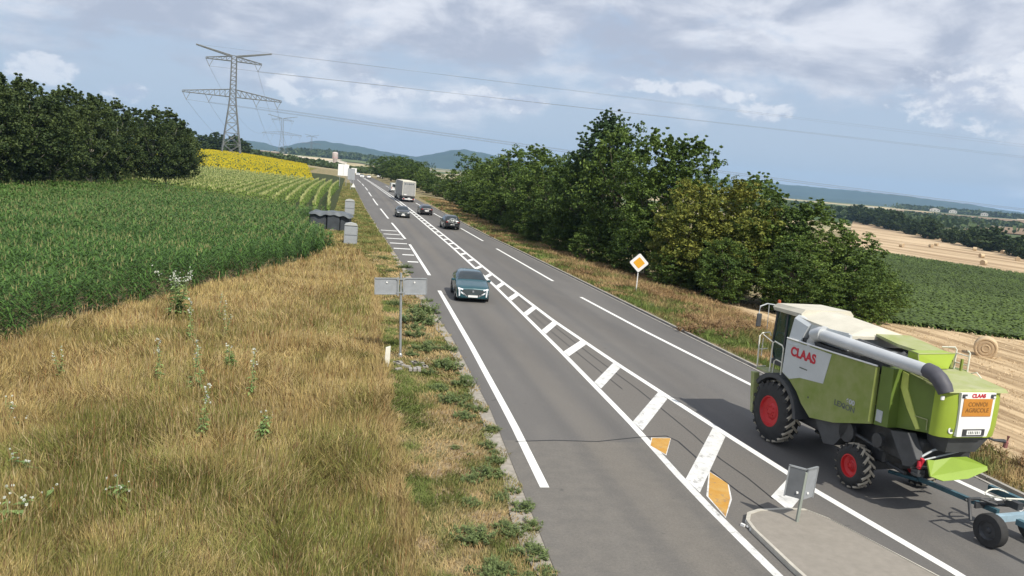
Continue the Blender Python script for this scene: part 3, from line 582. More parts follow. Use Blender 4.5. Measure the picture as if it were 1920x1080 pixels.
# sunflowers on the rise
def sunf():
    n = 21000; x = RNG.uniform(-150, -4, n); y = RNG.uniform(205, 415, n); k = (y > 222 - .62 * (x + 30)) & (x < -14 - .06 * (y - 300)) & (x > -.45 * y); x, y = x[k], y[k]; n = len(x); z = T(x, y)
    H = RNG.uniform(1.3, 1.65, n); P = np.stack([x, y, z], -1); s = RNG.uniform(.13, .24, n)
    V = np.zeros((n, 6, 3)); a0 = RNG.normal(0, .35, n); cx, sx = np.cos(a0), np.sin(a0)
    for k in range(6):
        a = k * np.pi / 3; u = np.cos(a) * s; w = np.sin(a) * s; V[:, k] = np.stack([x + u * cx, y + u * sx - w * .35 - .1, z + H + w * .93], -1)
    c = lerpc((.82, .62, .03), (.88, .74, .06), RNG.random(n)); g = vnoise(x, y, 22, 5); c *= (.8 + .3 * g)[:, None]
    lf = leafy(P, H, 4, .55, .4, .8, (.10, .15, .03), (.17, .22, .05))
    o = len(lf[0]); V6 = V.reshape(-1, 3)
    ob = npmesh('sunflower_field', np.concatenate([lf[0], V6]), [lf[1], lf[2], (np.arange(n)[:, None] * 6 + np.arange(6)[None]) + o], M_leaf, np.concatenate([lf[3], np.repeat(c, 6, 0)]))
    tag(ob, 'yellow flowering sunflowers covering the low rise in front of the lattice pylon', 'sunflower crop', kind='stuff')
sunf()
drape('sunflower_soil', [(-160, 205), (-16, 300), (-16, 420), (-190, 420)], 40, 40, .02, mat('sunflower soil', (.16, .15, .035), .95, 0, .3, .2, spec=.1))
# green crop down the slope on the right
def gcrop():
    pts = []; tot = 0; n = 30000
    q = np.array([(36, 57), (88, 55), (184, 118), (155, 232)], float)
    u = RNG.random(n * 3); v = RNG.random(n * 3) ** 1.6; p = (q[0] * ((1 - u) * (1 - v))[:, None] + q[1] * (u * (1 - v))[:, None] + q[2] * (u * v)[:, None] + q[3] * ((1 - u) * v)[:, None])[:n]
    P = np.c_[p, T(p[:, 0], p[:, 1])]; H = (.50 + .2 * vnoise(p[:, 0], p[:, 1], 9, 2)) * (.35 + .65 * np.clip(v[:n] * 9, 0, 1)); b = .8 + .5 * vnoise(p[:, 0] * .4, p[:, 1], 14, 6)
    lf = leafy(P, H, 5, .75, .34, .85, (.060, .095, .020), (.100, .145, .034)); c = lf[3] * np.repeat(b, 25)[:, None]
    joinveg('green_crop', [(lf[0], lf[1], lf[2], c)], M_leaf, label='dark green maize crop on the slope behind the stubble and big round bale', cat='maize crop')
gcrop()
drape('crop_soil', [(35, 57), (89, 55), (185, 117), (154, 233)], 40, 40, .01, mat('crop soil', (.085, .11, .04), .95, 0, .3, .3, spec=.1))

# ---- trees
M_tree = leafmat('tree foliage', .6, .2, spec=.25)
def dnoise(g, d, f):
    """smooth random function of direction: a few random plane waves"""
    o = 0
    for k in range(5): w = g.normal(size=3) * f; o = o + np.sin(d @ w + g.uniform(0, 6.28))
    return o / 2.6
def crown(seed, h, r, z0, ntwig, nleaf, leaf, cA, cB, shape=1.0, loose=0.0, tw=.42):
    g = np.random.default_rng(seed); cz = z0 + (h - z0) * .46; up = h - cz; dn = cz - z0
    d = g.normal(size=(ntwig * 2, 3)); d /= np.linalg.norm(d, axis=1)[:, None]
    q = g.uniform(.15, 1.0, len(d)) ** .42
    out = 1 + .17 * dnoise(g, d, 1.7) + .13 * dnoise(g, d, 4.0) + .09 * dnoise(g, d, 9.0)
    hole = dnoise(g, d * q[:, None], 6.0); keep = (hole > -.75) | (q < .6); d, q, out = d[keep][:ntwig], q[keep][:ntwig], out[keep][:ntwig]
    tz = np.clip(d[:, 2], -1, 1); rad = r * (1 - .22 * shape * np.clip(tz, 0, 1)) * (1 - .10 * np.clip(-tz, 0, 1))
    cen = np.stack([d[:, 0] * rad * q * out, d[:, 1] * rad * q * out, cz + np.where(tz > 0, up, dn) * d[:, 2] * q * np.where(tz > 0, out, 1)], -1)
    sz = tw * g.uniform(.6, 1.35, len(cen)) * (1.25 - .35 * q)
    ex = []; es = []
    for k in range(int(24 + 46 * loose)):   # upright shoots breaking the outline
        th = g.uniform(0, 6.28); ph = g.uniform(.05, 1.25) ** 1.1; dd = np.array([np.cos(th) * np.sin(ph), np.sin(th) * np.sin(ph), np.cos(ph)])
        base = np.array([dd[0] * r * .86, dd[1] * r * .86, cz + up * dd[2] * .95]); L = g.uniform(.3, .8) * (1 + .9 * loose); ax = dd * .5 + np.array([0, 0, .8]); nseg = int(3 + 2 * loose)
        for j in range(nseg): t = (j + 1) / nseg; ex.append(base + ax * L * t + g.normal(size=3) * .10 * (1 + loose)); es.append(tw * (.62 - .34 * t))
    n0 = len(cen); cen = np.vstack([cen, ex]); sz = np.concatenate([sz, es]); m = len(cen)
    big = .5 + .5 * dnoise(g, cen / r, 2.6); tone = np.clip(.35 * g.uniform(0, 1, m) + .5 * big, 0, 1); n = m * nleaf; ci = np.repeat(np.arange(m), nleaf)
    dl = g.normal(size=(n, 3)); dl /= np.linalg.norm(dl, axis=1)[:, None]; rd = g.uniform(.1, 1.1, n) ** .7
    p = cen[ci] + dl * (sz[ci] * rd)[:, None] * np.array([1.15, 1.15, .75]); p[:, 2] = np.maximum(p[:, 2], z0 * .4)
    nr = dl * .35 + g.normal(size=(n, 3)) * .55 + np.array([0, 0, .55]); nr /= np.linalg.norm(nr, axis=1)[:, None]
    t = np.cross(nr, g.normal(size=(n, 3))); t /= np.linalg.norm(t, axis=1)[:, None]; b = np.cross(nr, t); s = leaf * g.uniform(.6, 1.35, n)
    V = np.stack([p + t * s[:, None], p + b * (s * .6)[:, None], p - t * s[:, None], p - b * (s * .6)[:, None]], 1)
    c = lerpc(cA, cB, np.clip(tone[ci] + g.normal(0, .16, n), 0, 1)) * g.uniform(.75, 1.25, n)[:, None]
    return npmesh('crown', V.reshape(-1, 3), np.arange(n * 4).reshape(-1, 4), M_tree, np.repeat(c, 4, 0), link=False), cen[:n0][q[:n0] > .55]
def trunk_mesh(seed, h, z0, cen, rad, mk):
    g = random.Random(seed); mb = MB(); top = h * .72; lean = (g.uniform(-.3, .3), g.uniform(-.3, .3))
    pts = [(lean[0] * t * t, lean[1] * t * t, t * top - .25 * (t == 0)) for t in (0, .15, .35, .6, .8, 1)]
    mb.tube(pts, [rad * 1.25, rad, rad * .85, rad * .6, rad * .4, rad * .12], 8)
    for c in random.Random(seed + 1).sample([tuple(c) for c in cen], min(16, len(cen))):
        s = max(z0 * .8, min(top * .9, c[2] * .55)); t = s / top; a = Vector((lean[0] * t * t, lean[1] * t * t, s)); b = Vector(c); mid = (a + b) / 2 + Vector((0, 0, -.2))
        mb.tube([a, mid, b], [rad * .42, rad * .26, rad * .08], 5, cap=False)
    o = mb.build('trunk', mk, smooth=True); me = o.data; bpy.data.objects.remove(o); return me
def proto(seed, h, r, z0, ntwig, nleaf, leaf, cA, cB, mk=M_bark, rad=.16, **kw):
    cm, cen = crown(seed, h, r, z0, ntwig, nleaf, leaf, cA, cB, **kw); return (cm, trunk_mesh(seed, h, z0, cen, rad, mk), h, r)
def plant_tree(pr, loc, h, r, rz, label, group, name='tree'):
    cm, tm, h0, r0 = pr; e = thing(name, label, 'tree', loc, rz, group, scale=(r / r0, r / r0, h / h0))
    for nm, me in (('crown', cm), ('trunk', tm)): o = bpy.data.objects.new(nm, me); COL.objects.link(o); o.parent = e
    return e
DG1, DG2 = (.048, .090, .018), (.150, .215, .040)
pr_bush = [proto(s, 10, 3.6, .5, 520, 34, .125, DG1, DG2, shape=.6) for s in (3, 8, 15)]
pr_loc = [proto(s, 12, 4.0, .9, 560, 34, .12, (.056, .102, .020), (.165, .235, .046), loose=.9, tw=.40) for s in (21, 33)]
pr_yel = [proto(44, 9, 3.6, .4, 560, 36, .11, (.085, .120, .020), (.26, .26, .05), loose=.4)]
pr_cop = [proto(s, 12, 3.4, 1.6, 420, 44, .13, (.034, .060, .018), (.105, .140, .038), mk=M_palebark, rad=.15, shape=.7, tw=.5, loose=.3) for s in (51, 58, 66)]
pr_far = [proto(s, 10, 4.2, .2, 160, 16, .42, (.035, .06, .022), (.08, .12, .04), tw=.8) for s in (71, 79)]
pr_spr = [proto(90, 14, 3.6, 1.2, 380, 32, .12, (.04, .08, .03), (.09, .15, .06), loose=2.2, tw=.38, shape=2.0)]
rr = random.Random(5)
def z_(x, y): return float(T(x, y)) - .1
# roadside belt on the right: (x, y, top above ground, radius, kind)
BELT = [
 (41.6, 57.6, 4.6, 2.3, 'b', 'low rounded bush at the right end of the roadside belt'),
 (39.2, 55.4, 5.4, 2.8, 'b', 'dark bush behind the harvester roof, second from the belt end'),
 (36.4, 53.8, 7.0, 3.2, 'b', 'dense dark green tree behind the harvester cab roof'),
 (33.4, 54.4, 8.6, 3.2, 'l', 'feathery topped green tree above the harvester cab'),
 (31.4, 56.4, 9.4, 3.3, 'b', 'dark green tree between the yellowish trees and the harvester cab'),
 (28.6, 57.0, 9.4, 3.6, 'y', 'yellow tinged round tree right of the priority sign'), (25.9, 59.0, 8.8, 3.2, 'y', 'yellowish green tree directly behind the priority sign'),
 (33.0, 62.8, 10.6, 3.2, 'l', 'loose crowned tree rising behind the yellowish trees'),
 (28.0, 65.0, 12.6, 3.9, 'l', 'tall broad green tree left of the priority sign'),
 (25.6, 66.5, 12.8, 3.8, 'l', 'tall green tree just right of the highest tree'),
 (24.2, 71.5, 13.2, 3.4, 'b', 'thick dark green tree under the highest bare looking sprigs'),
 (23.9, 76.0, 13.9, 3.3, 's', 'highest tree of the roadside belt with loose star shaped sprigs against the sky'),
 (22.6, 78.5, 11.5, 3.3, 'b', 'dark green tree left of the highest tree'),
 (23.4, 84.5, 11.0, 3.6, 'b', 'leafy green tree in the middle of the roadside belt'),
 (22.4, 92.0, 10.6, 3.7, 'b', 'bushy tree with small upright top, middle of the belt'),
 (22.8, 100.0, 11.6, 3.9, 'l', 'lighter green tree above the car carrying bicycles'),
 (22.2, 110.0, 11.6, 4.0, 'b', 'dark tree with rounded twin top at the left half of the belt'),
 (22.4, 121.0, 10.4, 4.2, 'b', 'deep green tree behind the dark cars on the road'),
 (22.3, 134.0, 10.5, 4.4, 'b', 'full round tree where the belt meets the lorry'),
 (22.0, 149.0, 10.8, 4.6, 'b', 'tree at the left end of the near roadside belt, right of the lorry')]
KIND = {'b': pr_bush, 'l': pr_loc, 'y': pr_yel, 's': pr_spr}
for x, y, h, r, k, lb in BELT: plant_tree(rr.choice(KIND[k]), (x, y, z_(x, y)), h * .88, r * 1.0, rr.uniform(0, 6.3), lb, 'trees of the roadside belt')
# shrubs filling the foot of the belt
SHR = [(26.5, 53.5), (30.5, 51.3), (34.5, 49.5), (25.0, 58.5), (23.4, 64.5), (22.4, 71), (21.2, 78), (20.6, 87), (20.4, 97), (20.3, 108), (20.4, 120), (20.2, 133), (29, 61), (36, 58.5)]
for i, (x, y) in enumerate(SHR): plant_tree(rr.choice(pr_bush), (x, y, z_(x, y) - .3), rr.uniform(3.4, 5.4), rr.uniform(2.0, 2.7), rr.uniform(0, 6.3), 'low dark shrub at the foot of the roadside tree belt', 'shrubs under the roadside belt', 'shrub')
BAND = [(21.5, 166, 4.6, 3.6), (22.8, 184, 4.4, 3.6), (22.2, 203, 5.0, 4), (21.6, 222, 6.0, 4.2), (20.8, 242, 7.2, 4.6), (19.6, 266, 8.6, 5.2), (18.8, 292, 9.2, 5.6), (17.6, 322, 9.8, 6.0), (15.9, 356, 10.0, 6.4), (13.8, 394, 10.0, 7)]
for x, y, h, r in BAND: plant_tree(rr.choice(pr_bush), (x + 1.5, y, z_(x, y)), h, r, rr.uniform(0, 6.3), 'rounded dark tree in the distant row on the right beyond the lorry', 'distant trees right of the road')
# copse at the left
COP = [(-33.4, 81.4, 11.7), (-32.1, 86.2, 12.4), (-31.7, 91.7, 12.0), (-31.0, 97.2, 11.9), (-29.4, 100.8, 10.6), (-29.6, 106.2, 11.9), (-28.9, 112.6, 11.8), (-28.0, 119.0, 11.4), (-26.9, 125.4, 11.2), (-26.2, 131.7, 11.3), (-26.6, 139, 10.4), (-27.0, 147, 9.4),
       (-37.5, 84, 13.0), (-37, 92, 12.9), (-35.5, 100, 12.6), (-34.5, 108, 12.4), (-33.5, 117, 12.2), (-32.5, 126, 12.0), (-32, 136, 11.4), (-38.5, 77.5, 12.5), (-43, 86, 13.5)]
for i, (x, y, h) in enumerate(COP):
    x -= (4.0 if y < 124 or h > 11.9 else 1.6) + max(0, (120 - y) * .05); plant_tree(rr.choice(pr_cop), (x, y + 4, z_(x, y)), h * 1.04, rr.uniform(3.1, 3.8), rr.uniform(0, 6.3), 'slender dark tree crowded in the copse at the left beyond the maize', 'trees of the copse at the left')
for x, y, h in [(-69.7, 424.3, 8), (-66.3, 435.0, 10), (-58.9, 446.1, 9.5), (-55.6, 451.6, 7.5), (-62.6, 405.1, 6.5), (-76, 418, 10), (-84, 415, 11)]:
    plant_tree(rr.choice(pr_far), (x, y, z_(x, y)), h, 5.2, rr.uniform(0, 6.3), 'dark distant tree clustered behind the foot of the lattice pylon', 'trees behind the pylon')
# tree line at the far side of the harvested field
ln0, ln1 = np.array([465., 700.]), np.array([236., 235.]); tcount = 48
for i in range(tcount):
    t = (i + rr.uniform(-.3, .3)) / (tcount - 1); t = max(0., t) ** .8; p = ln0 * (1 - t) + ln1 * t + np.array([9, -4]) * rr.uniform(.0, 1.2); h = (14 - 5.5 * t) * rr.uniform(.6, 1.15)
    plant_tree(rr.choice(pr_far), (float(p[0]), float(p[1]), z_(*p)), h, h * rr.uniform(.42, .62), rr.uniform(0, 6.3), 'round dark tree in the line along the far side of the harvested field', 'trees beyond the harvested field')
def wood(name, label, pts, nper, hgt, wid, leaf, cA=(.035, .06, .022), cB=(.08, .115, .04)):
    V = []; C = []
    for (x0, y0), (x1, y1) in zip(pts[:-1], pts[1:]):
        n = nper; t = RNG.random(n); x = x0 + (x1 - x0) * t + RNG.normal(0, wid, n); y = y0 + (y1 - y0) * t + RNG.normal(0, wid, n)
        hm = hgt * (.45 + .75 * vnoise(x, y, hgt * 1.1, 3)); z = T(x, y) + hm * RNG.random(n) ** .6; p = np.stack([x, y, z], -1)
        a = RNG.normal(size=(n, 3)); a /= np.linalg.norm(a, axis=1)[:, None]; b = np.cross(a, RNG.normal(size=(n, 3))); b /= np.linalg.norm(b, axis=1)[:, None]; s = leaf * RNG.uniform(.5, 1.3, n)[:, None]
        V.append(np.stack([p + a * s, p + b * s, p - a * s, p - b * s], 1).reshape(-1, 3)); C.append(np.repeat(lerpc(cA, cB, RNG.random(n)), 4, 0))
    V = np.concatenate(V); tag(npmesh(name, V, np.arange(len(V)).reshape(-1, 4), M_tree, np.concatenate(C)), label, 'woodland', kind='stuff')
az = lambda a, r: (r * math.sin(R(a)), r * math.cos(R(a)))
wood('distant_hedge', 'dark hedges and scrub along the far edge of the sunflower and maize fields', [az(-9.5, 480), az(-6, 500), az(-3, 520), az(-.8, 520), az(1.2, 560), az(3, 600)], 2600, 3.4, 9, .9)
wood('distant_woods', 'dark woods lying between pale fields in the distance below the left hills', [az(-12, 1000), az(-8, 960), az(-5.5, 930), az(-3.5, 900)], 2600, 4.5, 16, 1.6)
wood('distant_copse', 'dark far woods below the left hills near the road end', [az(-3, 2050), az(-1, 2000), az(1, 2150), az(4, 2200)], 2200, 16, 30, 4)
wood('valley_woods', 'dark woods across the valley below the right hand ridge', [az(28, 1150), az(32, 1100), az(35, 980), az(37, 900)], 3000, 10, 40, 2.6)
wood('valley_hedge', 'thin dark hedges between far fields on the right', [az(36, 1500), az(39, 1450), az(42, 1350), az(46, 1300)], 1300, 7, 12, 2.4)
wood('hilltop_scrub', 'thin dark scrub around the far village on the right', [az(37, 2400), az(39.5, 2500), az(42, 2350), az(45, 2400)], 1500, 12, 20, 3.5)
# ------------------------------------------------------------------ cars
def catm(P, t):
    P = np.asarray(P, float); n = len(P); i = int(min(max(math.floor(t), 0), n - 2)); f = t - i
    p0, p1, p2, p3 = P[max(i - 1, 0)], P[i], P[i + 1], P[min(i + 2, n - 1)]
    return p1 + .5 * f * ((p2 - p0) + f * ((2 * p0 - 5 * p1 + 4 * p2 - p3) + f * (3 * (p1 - p2) + p3 - p0)))
# stations nose to tail: y, z bottom, z shoulder, z top, half width, half roof width
PROF = {'hatch': [(0, .28, .64, .72, .74, .60), (.07, .22, .74, .82, .85, .68), (.38, .20, .82, .92, .91, .74), (.95, .20, .89, 1.02, .92, .76), (1.22, .20, .94, 1.08, .92, .76), (1.62, .20, .96, 1.32, .92, .68), (2.0, .20, .95, 1.46, .92, .62), (2.6, .20, .97, 1.50, .92, .62), (3.3, .20, .99, 1.47, .92, .60), (3.85, .22, 1.02, 1.38, .91, .57), (4.15, .26, 1.02, 1.16, .88, .60), (4.35, .32, .90, 1.00, .84, .66), (4.42, .36, .70, .78, .78, .62)],
        'suv': [(0, .32, .56, .64, .68, .55), (.10, .25, .76, .84, .84, .68), (.45, .24, .86, .98, .91, .74), (.95, .24, .94, 1.08, .93, .76), (1.20, .24, .98, 1.14, .93, .76), (1.55, .24, 1.02, 1.42, .93, .68), (1.90, .24, 1.04, 1.62, .93, .64), (2.6, .24, 1.06, 1.66, .93, .64), (3.4, .24, 1.08, 1.64, .93, .63), (4.0, .26, 1.10, 1.56, .92, .61), (4.25, .30, 1.08, 1.30, .90, .64), (4.42, .36, .92, 1.02, .86, .68), (4.48, .40, .72, .80, .80, .64)]}
def car_surface(P, t, s, off=0.0):
    y, zb, zs, zt, w, wr = catm(P, t); k = zt - zs
    ring = [(0, zb), (w * .86, zb), (w * .97, zb + .14), (w, (zb + zs) / 2 + .05), (w * .975, zs), (wr + (w - wr) * .12, zt - .10 * min(1, k / .35)), (wr * .72, zt - .012), (0, zt)]
    x, z = catm(ring, s); cx = max(0, x)
    return Vector((cx + off * (.8 if x > .02 else 0), y, z + off * (0 if s < 5 else 1)))
def car_patch(P, t0, t1, s0, s1, off, nt, ns, sides=(1, -1), yoff=0.0):
    mb = MB()
    for sd_ in sides:
        vs = []; 
        for i in range(nt + 1):
            for j in range(ns + 1):
                a, b = t0, t1
                v = car_surface(P, a + (b - a) * i / nt, s0 + (s1 - s0) * j / ns, off); vs.append((v.x * sd_, v.y + yoff, v.z))
        mb.add(vs, [(i * (ns + 1) + j, (i + 1) * (ns + 1) + j, (i + 1) * (ns + 1) + j + 1, i * (ns + 1) + j + 1) for i in range(nt) for j in range(ns)])
    return mb
def car(name, label, kind, paint, loc, rz, group=None, cat='car', detail=True, scale=None, wheelr=.33, grille='dark', lights='slant'):
    """local axes: nose at -y end, tail at +y; origin mid car on the ground"""
    P = [(y - 2.2, *q) for y, *q in PROF[kind]]; n = len(P) - 1
    root = thing(name, label, cat, loc, rz, group, scale)
    b = car_patch(P, 0, n, 0, 7, 0, 36, 21)
    for t in (0, n):
        y, zb, zs, zt, w, wr = P[t]; ring = [car_surface(P, t, s_ * .5) for s_ in range(15)]; pts = [(v.x, v.y, v.z) for v in ring] + [(-v.x, v.y, v.z) for v in ring[::-1]]
        b.add(pts, [tuple(range(len(pts)))])
    body = b.build('body', paint, root, smooth=True)
    g = car_patch(P, 4.15, 6.05, 5.08, 7, .008, 8, 6); g.build('windscreen', M_glass, root, smooth=True)
    g = car_patch(P, 9.05, 10.35, 5.12, 7, .008, 6, 6); g.build('rear_window', M_glass, root, smooth=True)
    for sd_ in (1, -1):
        g = MB()
        for a, b2 in ((5.05, 7.0), (7.07, 8.35), (8.42, 9.2)):
            q = car_patch(P, a, b2, 4.12, 4.88, .010, 6, 3, (sd_,)); g.add(q.v, q.f)
        g.build('side_window', M_glass, root, smooth=True)
        m = MB(); m.box((sd_ * 1.0, P[5][0] - .05, 1.02 if kind == 'hatch' else 1.12), (.20, .12, .13), ch=.03); m.tube([(sd_ * .86, P[5][0], .97 if kind == 'hatch' else 1.07), (sd_ * .95, P[5][0] - .03, 1.0 if kind == 'hatch' else 1.10)], .025, 6); m.build('mirror', paint, root, smooth=True)
        for yy in (-1.32, 1.28):
            a = MB(); a.lathe([(sd_ * .70, .0001), (sd_ * .70, wheelr + .05), (sd_ * .935, wheelr + .05), (sd_ * .937, wheelr - .02)], 'x', 28, (0, yy, wheelr + .01)); a.build('wheel_arch', M_black, root)
            t = MB(); t.lathe([(sd_ * .74, .0001), (sd_ * .74, wheelr - .02), (sd_ * .77, wheelr), (sd_ * .91, wheelr), (sd_ * .945, wheelr - .025), (sd_ * .945, wheelr * .66), (sd_ * .93, wheelr * .64)], 'x', 28, (0, yy, wheelr)); ty = t.build('wheel', M_black, root, smooth=True)
            if detail:
                r = MB(); r.lathe([(sd_ * .925, wheelr * .66), (sd_ * .92, wheelr * .58), (sd_ * .90, .0001)], 'x', 24, (0, yy, wheelr))
                for k in range(5): an = k * 1.2566 + .3; r.box((sd_ * .925, yy + math.cos(an) * wheelr * .33, wheelr + math.sin(an) * wheelr * .33), (.02, .06, wheelr * .6), rx=an - math.pi / 2 + math.pi)
                r.build('rim', M_rim, ty, smooth=False)
    # front: grille, lamps, plate
    yf = P[0][0]; zb = P[0][2]
    from mathutils.bvhtree import BVHTree
    tree = BVHTree.FromPolygons(b.v, b.f)
    def hity(x, z):
        h_ = tree.ray_cast(Vector((x, yf - 2, z)), Vector((0, 1, 0)))[0]
        return h_.y if h_ else yf + .3
    def frontpts(pts, dy=.02, mt=None, nm='grille', par=body):
        m = MB()
        for poly in pts:
            ns = 8; f = []
            k = len(poly); half = k // 2; L0 = poly[:half]; L1 = poly[half:][::-1]
            def along(Lp, t):
                q = t * (len(Lp) - 1); i = min(int(q), len(Lp) - 2); w_ = q - i; return (Lp[i][0] * (1 - w_) + Lp[i + 1][0] * w_, Lp[i][1] * (1 - w_) + Lp[i + 1][1] * w_)
            rws = []
            for i in range(ns + 1):
                a_, b_ = along(L0, i / ns), along(L1, i / ns); rws.append([(a_[0] * (1 - j / 4) + b_[0] * j / 4, a_[1] * (1 - j / 4) + b_[1] * j / 4) for j in range(5)])
            f = [(x, hity(x, z) - dy * .35, z) for row in rws for x, z in row]
            m.add(f, [(i * 5 + j, i * 5 + j + 1, (i + 1) * 5 + j + 1, (i + 1) * 5 + j) for i in range(ns) for j in range(4)])
        return m.build(nm, mt, par)
    zg = .40
    gr = frontpts([[(-.50, zg), (-.30, zg - .05), (.30, zg - .05), (.50, zg), (.60, zg + .27), (.30, zg + .33), (-.30, zg + .33), (-.60, zg + .27)]], .05, M_dark, 'grille', root)
    if detail and grille == 'dark': frontpts([[(-.50, zg + .05 + .07 * k), (.50, zg + .05 + .07 * k), (.50, zg + .07 + .07 * k), (-.50, zg + .07 + .07 * k)] for k in range(4)], .058, mat('grille bar', (.10, .16, .17), .4, .5), 'grille_bar', gr)
    for sd_ in (1, -1):
        frontpts([[(sd_ * .54, zg + .34), (sd_ * .82, zg + .40), (sd_ * .82, zg + .31), (sd_ * .56, zg + .27)]], .04, M_lamp, 'headlight', root)
        if lights == 'fang': frontpts([[(sd_ * .70, zg + .30), (sd_ * .79, zg + .30), (sd_ * .76, zg - .06), (sd_ * .70, zg - .06)], [(sd_ * .28, zg - .01), (sd_ * .66, zg + .20), (sd_ * .66, zg + .12), (sd_ * .34, zg - .06)]], .05, M_lamp, 'running_light', root)
        m = MB(); tz = P[-2]; m.box((sd_ * .68, P[-1][0] - .02, tz[2] - .02), (.26, .10, .12), ch=.02); m.build('tail_light', M_redlamp, root)
    m = MB(); m.box((0, yf - .035, .36), (.52, .02, .11)); m.build('front_plate', M_white, root)
    m = MB(); m.box((0, P[-1][0] + .012, .62), (.52, .02, .11)); m.build('rear_plate', M_white, root)
    m = MB(); m.box((0, P[-1][0] - .02, .42), (1.3, .08, .16), ch=.03); m.build('rear_bumper', M_black, root)
    return root, P, yf
P_teal = mat('teal blue car paint', (0.014, 0.070, 0.088), .25, .15, .04, 2, coat=.6)
P_blk = mat('black car paint', (0.016, 0.015, 0.018), .25, .3, .04, 2, coat=.6)
P_gr = mat('dark grey car paint', (0.035, 0.04, 0.042), .3, .4, .04, 2, coat=.5)
P_wht = mat('white car paint', (0.70, 0.70, 0.68), .35, 0, .03, 2, coat=.4)
c1, P1_, yf1 = car('car', 'dark teal hatchback coming towards the camera in the left lane', 'hatch', P_teal, (6.95, 45.0, 0), R(-3), lights='fang')
m = MB(); m.box((0, yf1 - .03, .62), (.10, .03, .11), ch=.02); m.build('nose_badge', M_rim, c1)
m = MB()
for sx in (-1, 1): m.box((sx * .30, P1_[5][0] + .28, 1.33), (.30, .02, .05), rx=-.9)
m.build('sun_visor', M_cream, c1)
c2, P2_, yf2 = car('car', 'dark grey car with bright headlights coming up beside the far end of the rungs', 'hatch', P_gr, (7.35, 113, 0), R(0))
m = MB(); m.box((0, yf2 - .05, .50), (.34, .03, .18), ch=.02); m.build('nose_trim', M_white, c2)
c3, _, _ = car('car', 'black hatchback driving away just behind the lorry', 'hatch', P_blk, (11.35, 123, 0), R(182)); m = MB(); m.box((0, 2.23, .92), (.12, .03, .07)); m.build('tail_badge', M_rim, c3)
m = MB(); m.box((0, 2.26, .70), (.62, .02, .13)); m.build('pale_plate', M_white, c3)
c4, _, _ = car('car', 'dark car driving away with bicycles on its tailgate rack', 'suv', P_gr, (12.05, 97.5, 0), R(182))
# bicycles on the rack
def bicycle(loc, rz, label):
    root = thing('bicycle', label, 'bicycle', loc, rz, 'bicycles on the car rack')
    m = MB()
    for x in (-.52, .52):
        pts = [(x + .33 * math.cos(a), 0, .33 + .33 * math.sin(a)) for a in [k * math.pi / 9 for k in range(19)]]; m2 = MB(); m2.tube(pts, .022, 5, cap=False)
        for k in range(6): a = k * math.pi / 6; m2.tube([(x + .32 * math.cos(a), 0, .33 + .32 * math.sin(a)), (x - .32 * math.cos(a), 0, .33 - .32 * math.sin(a))], .004, 4)
        m2.build('wheel', M_black, root)
    m.tube([(-.52, 0, .33), (-.20, 0, .80), (.35, 0, .82), (.0, 0, .34), (-.20, 0, .80)], .022, 6); m.tube([(-.52, 0, .33), (0, 0, .34)], .018, 6); m.tube([(.52, 0, .33), (.33, 0, .95)], .02, 6); m.build('frame', mat('pale bike frame', (.5, .52, .52), .4), root)
    m = MB(); m.tube([(.33, -.2, .97), (.33, .2, .97)], .016, 6); m.build('handlebar', M_black, root); m = MB(); m.box((-.24, 0, .90), (.24, .10, .05), ch=.015); m.build('saddle', M_black, root)
bicycle((12.13, 95.05, .55), R(2), 'bicycle hung on the rack behind the dark car, the nearer of two')
bicycle((12.10, 94.85, .50), R(184), 'bicycle hung on the rack behind the dark car, the one turned about')
m = MB(); m.box((12.1, 95.0, .50), (1.2, .36, .05)); m.tube([(12.1, 95.15, .5), (12.1, 95.3, 1.25)], .03, 6); o = m.build('bicycle_rack', M_dark); tag(o, 'dark rack carrying the bicycles behind the dark car', 'bike rack')
# far traffic, a few pixels each
FARC = [((3.9, 420, 0), 0, 'white car farthest up the left lane beside the grey sign', P_wht), ((5.3, 372, 0), 0, 'white car coming down in the left lane near the grey sign', P_wht), ((8.1, 362, 0), 180, 'pale car driving away far up the right lane', mat('silver car paint', (.5, .5, .48), .35, .3, .03, 2)), ((14.6, 410, 0), 160, 'white car standing off the road in front of the distant trees', P_wht)]
for i, (loc, a, lb, pn) in enumerate(FARC): car('car', lb, 'suv', pn, loc, R(a), detail=False)
# white van ahead of the lorry
def van():
    root = thing('van', 'white van just ahead of the lorry, seen past its left side', 'van', (11.35, 214, 0), R(3.5))
    m = MB(); m.prism([(-2.6, .35), (-2.6, 2.3), (1.2, 2.35), (1.9, 1.45), (2.6, 1.1), (2.7, .35)], 'x', -.98, .98); m.build('body', P_wht, root)
    m = MB(); m.box((0, -2.61, 1.75), (1.5, .03, .7)); m.build('rear_window', M_glass, root); m = MB(); m.prism([(1.25, 2.2), (1.22, 1.5), (1.8, 1.5)], 'x', -.99, .99); m.build('side_window', M_glass, root)
    for x in (-.9, .9):
        for y in (-1.6, 1.7): m = MB(); m.lathe([(x - .1, .0001), (x - .1, .36), (x + .1, .36), (x + .1, .0001)], 'x', 16, (0, y, .36)); m.build('wheel', M_black, root)
        m = MB(); m.box((x * .95, -2.62, 1.2), (.12, .03, .5)); m.build('tail_light', M_redlamp, root)
    m = MB(); m.box((0, -2.62, .45), (1.9, .06, .2)); m.build('bumper', M_black, root)
van()
